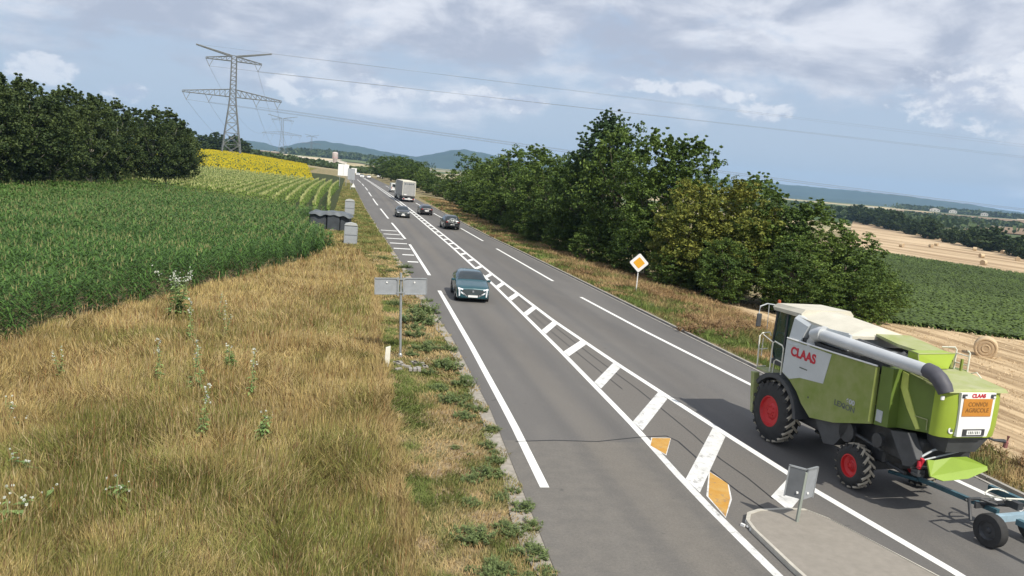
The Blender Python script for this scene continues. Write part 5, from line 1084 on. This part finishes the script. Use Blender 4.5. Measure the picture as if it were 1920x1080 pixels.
for i, (x, y, s) in enumerate(WD):
    o = bpy.data.objects.new('weed_clump', wm[i % 4]); COL.objects.link(o); o.location = (x, y, -.03); o.rotation_euler = (0, 0, i); o.scale = (s, s, s * random.uniform(.7, 1)); tag(o, 'green leafy weed clump on the mown verge by the left road edge', 'weed', 'weeds along the left road edge')
# dry bracken and weeds on the right verge
wr = [weed_mesh(20 + k, .4, .5, 420, (.20, .12, .055), (.34, .22, .11)) for k in range(2)] + [weed_mesh(30, .3, .35, 420)]
g_ = random.Random(8); k = 0
while k < 150:
    y = 16 + (g_.random() ** 1.5) * 130; x = float(xr(y)) + g_.uniform(.8, 8.5); lim = float(np.interp(y, [12, 30, 40, 60, 190], [19.3, 20.5, 25, 25, 21.5]))
    if x > lim: continue
    gr_ = (x - float(xr(y)) < 2.4 and g_.random() < .75); o = bpy.data.objects.new('dry_shrub' if not gr_ else 'weed_clump', wr[2] if gr_ else wr[g_.randint(0, 1)]); COL.objects.link(o); s = g_.uniform(.7, 1.5) * (1 if gr_ else 1.2)
    o.location = (x, y, float(T(x, y)) - .05); o.rotation_euler = (0, 0, g_.uniform(0, 6)); o.scale = (s, s, s * .9)
    tag(o, 'green weed clump close to the right kerb' if gr_ else 'rust brown dry brush clump between the right kerb and the tree belt', 'weed' if gr_ else 'dry brush', 'weeds along the right kerb' if gr_ else 'dry brush on the right verge'); k += 1
# ------------------------------------------------------------------ combine harvester (local axes: x right, y forward, z up)
M_lime = mat('lime green paint', (0.18, 0.24, 0.035), 0.55, 0, .08, 2.2, bump=.04, bscale=2, coat=.1, col2=(0.27, 0.30, 0.11), detail=10)
M_limed = mat('dusty lime paint', (0.27, 0.31, 0.10), 0.75, 0, .15, 2.5, col2=(0.36, 0.37, 0.21), detail=8)
M_green2 = mat('darker green paint', (0.11, 0.165, 0.028), 0.5, 0, .12, 1.5)
M_silver = mat('silver grey paint', (0.54, 0.57, 0.58), 0.42, 0.1, .06, 2)
M_dustw = mat('dusty cream roof', (0.47, 0.45, 0.37), 0.75, 0, .1, 1.6, col2=(0.60, 0.57, 0.48), detail=8)
M_tube = mat('unloading pipe grey', (0.54, 0.56, 0.57), 0.38, 0.15, .08, 1.5)
M_rubber2 = mat('grey rubber spout', (0.07, 0.07, 0.085), 0.6, 0, .15, 4)
M_anth = mat('anthracite plastic', (0.055, 0.058, 0.062), 0.6, 0, .2, 3)
M_tyre = mat('tyre rubber', (0.028, 0.028, 0.028), 0.85, 0, .25, 6)
M_lug = mat('dusty tyre lug', (0.36, 0.32, 0.25), 0.9, 0, .2, 5, col2=(0.50, 0.45, 0.36))
M_red = mat('red rim paint', (0.50, 0.018, 0.022), 0.45, 0, .12, 3)
M_logo = mat('red lettering', (0.50, 0.02, 0.04), 0.5)
M_ltgrey = mat('light grey lettering', (0.42, 0.45, 0.46), 0.5)
M_dkgrey = mat('dark grey lettering', (0.10, 0.12, 0.10), 0.6)
M_orange = mat('orange sign panel', (0.52, 0.22, 0.03), 0.6, 0, .1, 3)
M_yell = mat('yellow trim and sunlit lime', (0.50, 0.56, 0.14), 0.5)
M_cabgl = mat('cab glass', (0.012, 0.045, 0.035), 0.1, 0, .1, 1, spec=.7)
def wheel(root, name, x0, w, R_, y, rimr, nl, lugh, side=1):
    """outer face at x0, extending w inwards (side=+1: inwards is +x)"""
    s = side; t = MB(); c = (0, y, R_)
    pr = [(x0 + s * .02, rimr), (x0, rimr + .03), (x0 + s * .005, (rimr + R_) / 2), (x0 + s * .05, R_ - lugh - .03), (x0 + s * .10, R_ - lugh), (x0 + s * (w - .10), R_ - lugh), (x0 + s * (w - .05), R_ - lugh - .03), (x0 + s * w, (rimr + R_) / 2), (x0 + s * w, rimr)]
    t.lathe([(a, b) for a, b in pr], 'x', 40, c)
    tyre = t.build(name, M_tyre, root, smooth=True)
    lg = MB()
    for k in range(nl):
        for half in (0, 1):
            a = 2 * math.pi * (k + .5 * half) / nl; xs = (x0 + s * .03, x0 + s * w * .54) if half == 0 else (x0 + s * (w - .03), x0 + s * w * .46); sweep = .62 * (2 * math.pi / nl) * (1.35)
            vs = []
            for (xx, aa, rr_) in ((xs[0], a, R_ - .02), (xs[1], a - sweep, R_)):
                for dr in (-lugh * 1.1, 0):
                    for da in (-.17, .17):
                        an = aa + da * 2 * math.pi / nl; q = rr_ + dr; vs.append((xx, y + math.cos(an) * q, R_ + math.sin(an) * q))
            lg.add(vs, [(0, 1, 3, 2), (4, 6, 7, 5), (0, 4, 5, 1), (2, 3, 7, 6), (0, 2, 6, 4), (1, 5, 7, 3)], 0)
            xe = xs[0]; a0 = a
            vs = []
            for q, xx in ((R_ - .02, xe), (R_ - lugh - .10, xe - s * .012 if half == 0 else xe + s * .012)):
                for da in (-.16, .16):
                    an = a0 + da * 2 * math.pi / nl; vs += [(xx, y + math.cos(an) * q, R_ + math.sin(an) * q), (xx + (s * .04 if half == 0 else -s * .04), y + math.cos(an) * q, R_ + math.sin(an) * q)]
            lg.add(vs, [(0, 1, 3, 2), (4, 6, 7, 5), (0, 2, 6, 4), (1, 5, 7, 3), (0, 4, 5, 1), (2, 3, 7, 6)], 1)
    lg.build('tread_lug', [M_lug, M_tyre], tyre)
    r = MB(); d = s * 1.0
    r.lathe([(x0 + d * .02, rimr), (x0 + d * .015, rimr - .03), (x0 + d * .09, rimr * .86), (x0 + d * .13, rimr * .55), (x0 + d * .09, rimr * .42), (x0 + d * .08, rimr * .22), (x0 + d * .06, rimr * .18), (x0 + d * .05, .0001)], 'x', 36, c)
    for k in range(8): an = k * math.pi / 4; r.tube([(x0 + d * .08, y + math.cos(an) * rimr * .33, R_ + math.sin(an) * rimr * .33), (x0 + d * .055, y + math.cos(an) * rimr * .33, R_ + math.sin(an) * rimr * .33)], .018, 6)
    r.lathe([(x0 + s * w, rimr), (x0 + s * (w - .1), rimr * .5), (x0 + s * (w - .1), .001)], 'x', 24, c)
    r.build('rim', M_red, tyre, smooth=True)
def rtube(mb, pts, r, n=8): mb.tube(pts, r, n)
def combine():
    root = thing('combine_harvester', 'lime green and silver combine harvester with red wheel rims driving away on the right lane', 'combine harvester', (12.15, 20.75, 0), R(5))
    for s, x0 in ((1, 0.0), (-1, 2.5)):
        wheel(root, 'front_wheel', x0, .52, .90, 0, .45, 20, .055, s); wheel(root, 'rear_wheel', x0 + s * .04, .40, .57, -3.45, .29, 16, .045, s)
    # chassis and dark working parts
    m = MB(); m.box((1.25, -1.7, 1.25), (1.35, 4.6, .9), ch=.05); m.box((1.25, 0, .9), (1.6, .34, .34)); m.box((1.25, -3.45, .6), (1.9, .22, .22)); m.box((1.25, 1.0, 1.25), (1.3, 1.0, .9), rx=-.3)
    m.box((1.25, -4.4, 1.45), (1.5, 1.5, .7), ch=.06); m.tube([(.7, -2.9, .9), (.7, -4.6, .8)], .05); m.tube([(.35, -2.4, 1.35), (.30, -4.2, 1.25)], .045); m.lathe([(.22, .0001), (.22, .27), (.32, .27)], 'x', 20, (0, -3.0, 1.3)); m.lathe([(.2, .0001), (.2, .17), (.3, .17)], 'x', 20, (0, -4.1, 1.45))
    m.build('chassis', M_dark, root)
    # side panels
    LP = [(-.28, 3.10), (-.25, 2.12), (-.62, 1.98), (-.98, 1.76), (-1.24, 1.50), (-1.66, 1.24), (-2.6, 1.40), (-3.92, 1.80), (-3.88, 3.19), (-2.2, 3.14)]
    for s, x in ((0, .15), (1, 2.35)):
        m = MB(); m.prism(LP, 'x', x - .03, x + .03); o = m.build('side_panel', M_lime, root)
        if s == 0:
            sp = MB(); sp.prism([(-.27, 3.09), (-.245, 2.13), (-.60, 2.02), (-1.05, 2.17), (-2.02, 2.27), (-2.20, 3.10)], 'x', x - .04, x - .030); sv = sp.build('silver_panel', M_silver, o)
            tr = MB(); tr.tube([(x - .05, -.3, 3.13), (x - .05, -2.2, 3.17), (x - .05, -3.88, 3.22)], .022, 6); tr.build('top_trim', M_white, o)
            yt = MB(); yt.box((x - .035, -3.85, 2.50), (.03, .045, 1.34)); yt.build('edge_trim', M_yell, o)
            pl = MB()
            for yy, zz, hh in ((-1.5, 1.75, .0), (-2.9, 1.9, .0)): pl.box((x - .032, yy, zz), (.006, .05, .05))
            pl.build('panel_catch', M_anth, o)
    RL = Matrix.Rotation(R(90), 4, 'X'); face_left = Matrix(((0, 0, -1, 0), (-1, 0, 0, 0), (0, 1, 0, 0), (0, 0, 0, 1)))
    def onleft(x, y, z, tilt=0.0): return Matrix.Translation((x, y, z)) @ face_left @ Matrix.Rotation(tilt, 4, 'Z')
    text('maker_lettering', 'CLAAS', .345, M_logo, root, onleft(.105, -1.07, 2.80, 0.0), bold=.014, sx=1.06, ext=.003)
    text('model_lettering', 'LEXION', .20, M_dkgrey, root, onleft(.115, -2.93, 1.93, 0.0), bold=.004, sx=1.1, ext=.002)
    text('number_lettering', '600', .17, M_ltgrey, root, onleft(.110, -3.13, 2.10, 0.0), bold=.006, sx=1.25, ext=.002)
    m = MB(); m.box((.112, -1.15, 2.45), (.006, .34, .035)); m.build('badge', M_dkgrey, root)
    # fender over the front wheel
    m = MB(); pts = []
    for k in range(15):
        a = R(8 + k * 9.5); pts.append((a, 1.02, 1.15))
    for (a, r0, r1), (a2, q0, q1) in zip(pts[:-1], pts[1:]):
        f = lambda an, r_: (-math.cos(an) * r_ - .02, .86 + math.sin(an) * r_)
        m.prism([f(a, r0), f(a2, q0), f(a2, q1), f(a, r1)], 'x', .06, .56)
    m.build('fender', M_anth, root)
    # mid column, rear hood
    m = MB(); m.prism([(-3.95, 3.24), (-3.95, 1.80), (-4.40, 1.86), (-4.34, 3.26)], 'x', .17, 2.33); m.build('mid_column', M_green2, root)
    m = MB(); m.box((.165, -4.10, 2.05), (.02, .20, .28)); m.build('grille_slot', M_ltgrey, root)
    HP = [(-4.36, 3.25), (-4.36, 1.86), (-5.0, 1.98), (-5.42, 2.06), (-5.5, 3.12)]
    m = MB(); m.prism(HP, 'x', .42, 2.08); m.build('rear_hood', M_green2, root)
    # lime rear end with rounded corners, sunlight painted in as a brighter lime
    m = MB(); lay = []
    for z, b, w_ in ((2.04, .0, .0), (2.3, -.04, .0), (2.75, -.05, .0), (3.12, -.02, .02)):
        ring = [(.415, -5.38), (.42, -5.50 + b), (.50, -5.60 + b), (.64, -5.67 + b), (.80, -5.70 + b), (1.70, -5.70 + b), (1.86, -5.67 + b), (2.0, -5.60 + b), (2.08, -5.50 + b), (2.085, -5.38)]
        lay.append([(x, y, z) for x, y in ring])
    vs = [v for l_ in lay for v in l_]; fs = [(k * 10 + i, k * 10 + i + 1, (k + 1) * 10 + i + 1, (k + 1) * 10 + i) for k in range(3) for i in range(9)] + [tuple(range(10)), tuple(range(39, 29, -1))]
    m.add(vs, fs); m.build('tail_panel', mat('sunlit lime paint', (0.30, 0.40, 0.04), .42, 0, .06, 1.5), root, smooth=True)
    m = MB(); m.add([(.43, -4.40, 3.30), (2.07, -4.40, 3.30), (2.09, -5.66, 3.16), (.41, -5.66, 3.16), (.43, -4.40, 3.18), (2.07, -4.40, 3.18), (2.09, -5.75, 3.09), (.41, -5.75, 3.09)], [(0, 1, 2, 3), (3, 2, 6, 7), (0, 3, 7, 4), (1, 5, 6, 2), (4, 7, 6, 5), (0, 4, 5, 1)]); m.build('hood_cover', M_limed, root)
    fz = lambda z: -5.775 if z > 2.3 else -5.755
    m = MB(); m.prism([(.78, 2.10), (1.62, 2.10), (1.68, 2.3), (1.70, 3.10), (.74, 3.10), (.77, 2.5)], 'y', -5.79, -5.70); fas = m.build('rear_fascia', M_white, root)
    m = MB(); m.box((1.22, -5.797, 2.77), (.80, .012, .40)); po = m.build('warning_panel', M_orange, fas)
    back = lambda x, y, z: Matrix.Translation((x, y, z)) @ Matrix.Rotation(R(90), 4, 'X')
    M_pt = mat('brown lettering', (.22, .10, .02), .6)
    t1 = text('panel_lettering', 'CONVOI\nAGRICOLE', .135, M_pt, fas, back(1.22, -5.805, 2.775), bold=.002, sx=1.0, ext=.002)
    text('tail_lettering', 'CLAAS', .115, M_logo, fas, back(1.22, -5.795, 3.035), bold=.006, sx=1.1, ext=.003)
    m = MB(); m.box((1.22, -5.80, 2.20), (.60, .02, .15)); pf = m.build('number_plate', M_dark, fas); m = MB(); m.box((1.22, -5.813, 2.20), (.40, .008, .10)); m.build('plate_face', M_white, pf)
    m = MB()
    for k in range(7): m.box((1.07 + k * .05, -5.819, 2.20), (.026 if k % 3 else .012, .004, .06))
    m.build('plate_character', M_dkgrey, pf)
    for x in (.83, 1.62):
        m = MB(); m.box((x, -5.80, 3.03), (.13, .03, .085), ch=.02); l_ = m.build('tail_light', M_anth, fas); m = MB(); m.box((x + .02, -5.818, 3.015), (.06, .012, .04)); m.build('lens', M_lamp, l_)
    m = MB(); m.lathe([(0, .0001), (-.012, .075), (0, .085)], 'y', 20, (.70, -5.70, 2.22)); m.build('round_badge', M_white, root)
    m = MB(); m.lathe([(0, .0001), (-.004, .03), (0, .035)], 'y', 12, (.70, -5.715, 2.22)); m.build('badge_centre', M_dkgrey, root)
    # lime swoosh on the rear side, the sun it catches put into a paler colour
    m = MB(); m.prism([(-4.38, 3.22), (-4.38, 2.84), (-4.66, 2.42), (-5.02, 2.02), (-5.12, 2.06), (-4.90, 2.38), (-4.60, 2.86), (-4.56, 3.20)], 'x', .395, .42); m.build('swoosh_trim', M_yell, root)
    for sp_ in ([(.40, -4.95, 2.32), (.40, -5.30, 2.34), (.40, -5.32, 2.10)], [(.40, -4.62, 3.24), (.40, -5.0, 3.20)], [(.40, -5.06, 3.19), (.40, -5.42, 3.14)]): m = MB(); m.tube(sp_, .015, 5); m.build('hood_seam', M_limed, root)
    # lower dark tail and straw spreader
    m = MB(); m.add([(.62, -5.1, 2.04), (1.95, -5.1, 2.04), (1.90, -5.66, 2.08), (.72, -5.66, 2.08), (.75, -5.1, 1.62), (1.75, -5.1, 1.62), (1.62, -5.56, 1.66), (.78, -5.56, 1.66)], [(0, 3, 2, 1), (0, 4, 7, 3), (3, 7, 6, 2), (2, 6, 5, 1), (4, 5, 6, 7), (0, 1, 5, 4)]); m.build('lower_tail', M_anth, root)
    m = MB(); m.prism([(-4.42, 1.80), (-4.98, 1.92), (-5.34, 1.42), (-5.20, 1.20), (-4.95, 1.14)], 'x', .26, .46); m.tube([(.24, -4.98, 1.92), (.24, -5.34, 1.42)], .02, 6); m.build('chaff_chute', M_anth, root)
    m = MB(); m.tube([(.40, -5.28, 1.45), (.7, -5.3, 1.62), (1.2, -5.35, 1.72)], .025, 6); m.tube([(.40, -5.34, 1.40), (1.3, -5.42, 1.62)], .02, 6); m.build('spreader_linkage', M_ltgrey, root)
    m = MB(); m.box((.38, -5.33, 1.32), (.07, .08, .26), rx=.3); m.tube([(.34, -5.33, 1.38), (.34, -5.34, 1.26)], .045, 8); m.build('red_clevis', M_logo, root)
    m = MB(); m.lathe([(0, .14), (.06, .15), (.06, .12), (0, .11)], 'z', 18, (.42, -5.25, 1.02)); m.box((.42, -5.25, 1.1), (.2, .2, .12)); m.build('spinner', M_anth, root)
    top = [(.43, -5.45, 1.46), (.62, -5.46, 1.44), (1.05, -5.50, 1.52), (1.43, -5.54, 1.54)]; bot = [(.42, -5.62, 1.13), (.70, -5.72, 1.05), (1.35, -5.75, 1.10), (1.95, -5.68, 1.26), (1.98, -5.62, 1.33)]
    m = MB(); poly = top + bot[::-1]; n = len(poly); th = Vector((0, .035, -.02))
    vs = [Vector(p) for p in poly] + [Vector(p) + th for p in poly]; m.add(vs, [tuple(range(n)), tuple(range(2 * n - 1, n - 1, -1))] + [(i, n + i, n + (i + 1) % n, (i + 1) % n) for i in range(n)])
    m.build('spreader_deflector', mat('bright lime plastic', (0.22, 0.33, 0.03), .55, 0, .06, 2), root)
    # hinged arm with marker on the right rear
    m = MB(); m.tube([(1.75, -5.55, 2.05), (2.15, -5.52, 1.92), (2.50, -5.50, 1.88)], [.03, .03, .05], 6); m.build('marker_arm', M_dark, root)
    m = MB(); m.tube([(2.50, -5.50, 1.88), (2.58, -5.50, 1.85), (2.60, -5.50, 2.0)], .035, 6); m.tube([(2.56, -5.5, 1.86), (2.54, -5.5, 1.72)], .05, 8); m.build('marker_end', mat('faded red', (.25, .10, .09), .7), root)
    # cab
    m = MB(); m.prism([(-.30, 3.72), (-.32, 2.15), (.75, 2.15), (.98, 2.6), (.90, 3.72)], 'x', .55, 1.95); cabn = m.build('cab', M_cabgl, root)
    m = MB()
    for x in (.545, 1.955):
        m.box((x, -.28, 2.95), (.06, .09, 1.6)); m.box((x, .40, 2.95), (.05, .06, 1.55)); m.tube([(x, .76, 2.15), (x, .99, 2.6), (x, .92, 3.72)], .035, 6)
    m.box((1.25, .35, 2.18), (1.46, 1.30, .14)); m.build('cab_frame', M_anth, cabn)
    m = MB(); m.add([(.42, 1.02, 3.80), (2.08, 1.02, 3.80), (2.12, -.40, 3.84), (.38, -.40, 3.84), (.50, .92, 3.92), (2.0, .92, 3.92), (2.0, -.40, 3.96), (.50, -.40, 3.96), (.45, .98, 3.70), (2.05, .98, 3.70), (2.1, -.40, 3.72), (.40, -.40, 3.72)],
        [(4, 5, 6, 7), (0, 1, 5, 4), (1, 2, 6, 5), (3, 7, 6, 2), (0, 4, 7, 3), (8, 9, 1, 0), (9, 10, 2, 1), (10, 11, 3, 2), (11, 8, 0, 3), (8, 11, 10, 9)]); m.build('cab_roof', M_dustw, root)
    m = MB(); m.lathe([(0, .0001), (0, .05), (.10, .045), (.12, .0001)], 'z', 14, (.55, .93, 3.90)); m.build('beacon', mat('orange beacon', (.35, .07, .02), .4), root, smooth=True)
    # mirror on its arm
    m = MB(); m.tube([(.52, 1.0, 3.84), (.30, 1.15, 3.85), (.10, 1.18, 3.76), (.06, 1.15, 3.55)], .022, 6); m.tube([(.35, 1.12, 3.84), (.33, 1.05, 3.1)], .010, 5); ma = m.build('mirror_arm', M_ltgrey, root)
    m = MB(); m.box((.05, 1.10, 3.36), (.16, .06, .40), ch=.02); m.build('mirror', M_anth, ma)
    # air intake column
    m = MB(); m.add([(.10, -.34, 2.98), (.10, -.80, 3.00), (.22, -.34, 3.70), (.22, -.98, 3.58), (.34, -.34, 3.80), (.34, -1.02, 3.72), (.60, -.34, 3.80), (.60, -1.02, 3.72), (.55, -.34, 2.98), (.55, -.80, 3.0)],
        [(0, 1, 3, 2), (2, 3, 5, 4), (4, 5, 7, 6), (0, 2, 4, 6, 8), (1, 9, 7, 5, 3), (0, 8, 9, 1), (6, 7, 9, 8)]); m.build('intake_cowl', M_silver, root)
    # grain tank and covers
    m = MB(); m.prism([(.42, 2.9), (.40, 3.68), (2.10, 3.68), (2.08, 2.9)], 'y', -2.40, -.42); m.build('grain_tank', M_silver, root)
    m = MB(); m.add([(.30, -.36, 3.76), (2.20, -.36, 3.76), (2.20, -2.52, 3.66), (.30, -2.52, 3.66), (1.0, -.30, 3.93), (1.60, -.30, 3.93), (1.60, -2.2, 3.84), (1.0, -2.2, 3.80), (.30, -.36, 3.68), (2.2, -.36, 3.68), (2.2, -2.52, 3.58), (.3, -2.52, 3.58)],
        [(0, 4, 7, 3), (4, 5, 6, 7), (1, 2, 6, 5), (0, 1, 5, 4), (3, 7, 6, 2), (8, 0, 3, 11), (9, 10, 2, 1), (8, 9, 1, 0), (11, 3, 2, 10), (8, 11, 10, 9)]); m.build('tank_cover', M_dustw, root)
    m = MB(); m.box((.30, -1.5, 3.60), (.035, 2.05, .16), rx=-.045); m.box((.30, -2.56, 3.60), (.06, .10, .20)); m.build('tank_rim', M_silver, root)
    m = MB(); m.add([(1.12, -2.52, 3.74), (2.2, -2.52, 3.72), (2.15, -4.1, 3.56), (1.30, -3.75, 3.60), (1.12, -3.3, 3.65), (1.12, -2.52, 3.68), (2.2, -2.52, 3.62), (2.15, -4.1, 3.44), (1.30, -3.75, 3.52), (1.12, -3.3, 3.58)],
        [(0, 1, 2, 3, 4), (5, 9, 8, 7, 6), (0, 4, 9, 5), (4, 3, 8, 9), (3, 2, 7, 8), (2, 1, 6, 7), (1, 0, 5, 6)]); m.build('engine_cover', M_limed, root)
    m = MB(); m.box((1.25, -3.15, 3.12), (1.85, 1.75, .26)); m.box((1.5, -3.4, 3.34), (1.2, 1.0, .24)); m.build('engine_bay', M_dark, root)
    m = MB(); m.tube([(.62, -2.45, 3.52), (.66, -3.4, 3.46)], .09, 10); m.tube([(.7, -3.3, 3.42), (.95, -3.6, 3.40), (1.1, -3.6, 3.48)], .055, 8); m.tube([(1.15, -3.85, 3.46), (1.6, -3.9, 3.44)], .075, 10); m.box((.85, -3.0, 3.36), (.2, .5, .16)); m.box((.62, -3.7, 3.34), (.25, .3, .16), rz=.3); m.build('engine_part', M_anth, root)
    m = MB(); m.tube([(.75, -3.15, 3.42), (.85, -3.45, 3.45), (.72, -3.7, 3.40), (.95, -4.0, 3.34)], .03, 7); m.box((.98, -3.4, 3.40), (.10, .14, .12)); m.build('hose', M_ltgrey, root)
    m = MB(); m.box((1.60, -3.98, 3.36), (1.1, .06, .26)); m.box((2.12, -3.9, 3.36), (.08, .3, .28)); m.build('engine_guard', M_lime, root)
    # green fuel box, in the tail's brighter lime that stands for sunlight
    m = MB(); m.add([(.84, -3.98, 3.64), (1.86, -3.98, 3.66), (1.88, -4.34, 3.66), (.74, -4.40, 3.64), (.84, -3.98, 3.30), (1.70, -3.98, 3.3), (1.62, -4.46, 3.32), (.76, -4.46, 3.30)], [(0, 1, 2, 3), (0, 3, 7, 4), (3, 2, 6, 7), (1, 5, 6, 2), (0, 4, 5, 1), (4, 7, 6, 5)]); bx = m.build('fuel_box', mat('sunlit lime paint', (0.30, 0.40, 0.04), .42, 0, .06, 1.5), root)
    m = MB(); m.tube([(.84, -3.98, 3.65), (.74, -4.40, 3.65), (1.88, -4.34, 3.67)], .016, 5); m.tube([(.74, -4.40, 3.64), (.76, -4.46, 3.32)], .014, 5); m.build('box_rim', M_limed, bx)
    m = MB(); m.box((1.95, -4.50, 3.32), (.05, .05, .50)); m.build('rear_post', M_lime, root)
    # rear service ladder rails
    m = MB()
    for x, y in ((2.10, -4.15), (2.10, -4.55)):
        m.tube([(x, y, 3.0), (x, y, 3.72), (x - .05, y + .02, 3.78)], .02, 7)
    for z in (3.2, 3.42, 3.64): m.tube([(2.10, -4.15, z), (2.10, -4.55, z)], .014, 6)
    m.tube([(2.05, -4.15, 3.78), (1.85, -3.95, 3.74)], .02, 6); m.tube([(2.10, -4.6, 3.24), (2.12, -4.8, 3.32), (2.12, -4.95, 3.22)], .014, 6); m.build('rear_ladder', M_cream, root)
    # unloading pipe
    m = MB(); m.tube([(.32, -1.22, 2.95), (.30, -1.22, 3.22), (.27, -1.28, 3.42), (.24, -1.50, 3.50), (.24, -1.62, 3.51)], [.20, .20, .20, .19, .185], 20); m.tube([(.24, -1.60, 3.515), (.24, -1.66, 3.515)], .215, 20); m.build('pipe_elbow', M_tube, root, smooth=True)
    m = MB(); m.tube([(.22, -1.66, 3.49), (.20, -5.30, 3.46)], [.158, .152], 24); m.build('unloading_pipe', M_tube, root, smooth=True)
    m = MB(); m.tube([(.22, -5.26, 3.475), (.22, -5.46, 3.45), (.24, -5.62, 3.36), (.27, -5.74, 3.22), (.29, -5.80, 3.10)], [.175, .18, .18, .175, .16], 20, cap=False); m.build('pipe_spout', M_rubber2, root, smooth=True)
    m = MB(); m.box((.22, -5.80, 2.99), (.09, .05, .10), ch=.015); m.build('pipe_lamp', M_white, root)
    m = MB(); m.box((.27, -2.3, 3.20), (.16, 2.9, .10)); m.box((.30, -3.6, 3.22), (.2, .9, .14)); m.build('pipe_cradle', M_dark, root)
    # lower grey box
    m = MB(); m.prism([(-1.72, 1.28), (-3.05, 1.52), (-2.98, 1.25), (-2.62, .80), (-2.22, .72)], 'x', .22, .60); m.build('lower_shield', M_anth, root)
    # front ladder, platform, railings
    m = MB(); m.prism([(.95, 1.80), (1.12, 1.80), (.92, .62), (.80, .62)], 'x', .02, .20); m.box((.35, .45, 1.94), (.50, 1.05, .05)); m.build('step_guard', M_limed, root)
    m = MB(); m.box((.42, -.02, 1.86), (.34, .22, .22), ch=.02); m.build('tool_box', mat('tan box', (.48, .40, .22), .7), root)
    m = MB()
    m.tube([(.14, 1.02, 1.96), (.10, 1.02, 2.90), (.16, 1.0, 2.99), (.42, 1.0, 3.02), (.46, .98, 2.92)], .022, 8); m.tube([(.22, 1.0, 2.30), (.22, 1.0, 2.85)], .014, 6); m.tube([(.13, 1.02, 2.5), (.40, 1.0, 2.52)], .016, 6); m.tube([(.13, 1.02, 1.97), (.42, 1.0, 1.99)], .018, 6)
    m.build('front_railing', M_cream, root)
    m = MB()
    m.tube([(.16, .42, 1.92), (.16, .42, 2.82), (.18, .36, 2.88), (.18, .00, 2.84), (.18, -.08, 2.76), (.18, -.10, 1.95)], .022, 8); m.tube([(.18, .30, 1.95), (.18, .28, 2.32), (.18, .20, 2.38), (.18, -.08, 2.36)], .016, 6); m.tube([(.16, .42, 2.84), (.20, 1.0, 2.95)], .016, 6)
    m.build('platform_railing', M_cream, root)
combine()
# ------------------------------------------------------------------ header trailer on the hitch
def header_trailer():
    root = thing('header_trailer', 'dark teal two wheeled header trailer towed behind the harvester', 'trailer', (14.45, 14.2, 0), R(9))
    M_teal = mat('dark teal paint', (0.05, 0.12, 0.15), .5, .1, .2, 4); M_pblue = mat('pale blue beam', (0.30, 0.42, 0.50), .5, .1, .15, 4)
    m = MB(); m.box((-.15, 1.35, .58), (.10, 2.0, .10), rz=.10); m.tube([(-.3, 2.3, .56), (-.5, 3.0, .52)], .05, 8); m.build('drawbar', M_teal, root)
    m = MB(); m.box((0, .0, .62), (1.35, .14, .14)); m.build('axle_beam', M_pblue, root)
    m = MB(); m.box((.55, -1.2, .80), (.12, 4.6, .14)); m.box((-.45, -2.2, .72), (.12, 3.6, .12)); m.build('long_beam', M_teal, root)
    m = MB(); m.tube([(-.85, .35, .45), (-.75, .55, .85), (-.35, .60, .80), (0, .45, .70)], .035, 6); m.tube([(-.35, .7, .66), (.3, .35, .70)], .035, 6); m.tube([(-.35, .95, .62), (.35, .8, .66)], .03, 6); m.box((.05, .65, .62), (.9, .05, .12)); m.box((.2, .2, .8), (.16, .3, .16)); m.build('support_bracket', M_dark, root)
    m = MB(); pts = [(.25 + .28 * math.cos(a), .55 + .34 * math.sin(a), .84 + .05 * math.sin(2 * a)) for a in [k * .42 for k in range(15)]]; m.tube(pts, .018, 6, cap=False); m.tube([(.05, .3, .9), (.3, .1, .95), (.45, -.2, .9)], .02, 6); m.build('hydraulic_hose', M_cream, root)
    for x in (-.78, .80):
        s = 1 if x < 0 else -1; t = MB(); c = (0, 0, .36)
        t.lathe([(x, .20), (x, .22), (x + s * .01, .34), (x + s * .04, .36), (x + s * .20, .36), (x + s * .22, .34), (x + s * .22, .20)], 'x', 30, c); ty = t.build('wheel', M_tyre, root, smooth=True)
        r = MB(); r.lathe([(x + s * .01, .20), (x + s * .06, .16), (x + s * .06, .07), (x + s * .03, .05), (x + s * .02, .0001)], 'x', 24, c); r.lathe([(x + s * .20, .20), (x + s * .12, .001)], 'x', 20, c); r.build('rim', M_dark, ty, smooth=True)
header_trailer()
# ------------------------------------------------------------------ air
def haze():
    m = bpy.data.materials.new('haze'); m.use_nodes = True; nt = m.node_tree; N = nt.nodes; N.clear(); o = N.new('ShaderNodeOutputMaterial'); v = N.new('ShaderNodeVolumePrincipled')
    v.inputs['Density'].default_value = 9e-5; v.inputs['Color'].default_value = (.45, .70, 1.0, 1); v.inputs['Anisotropy'].default_value = 0.0; nt.links.new(v.outputs[0], o.inputs['Volume'])
    b = MB(); b.box((0, 0, 145), (18200, 18200, 350)); h = b.build('haze', m); tag(h, 'thin blue haze over the far fields and hills', 'haze', kind='stuff')
haze()
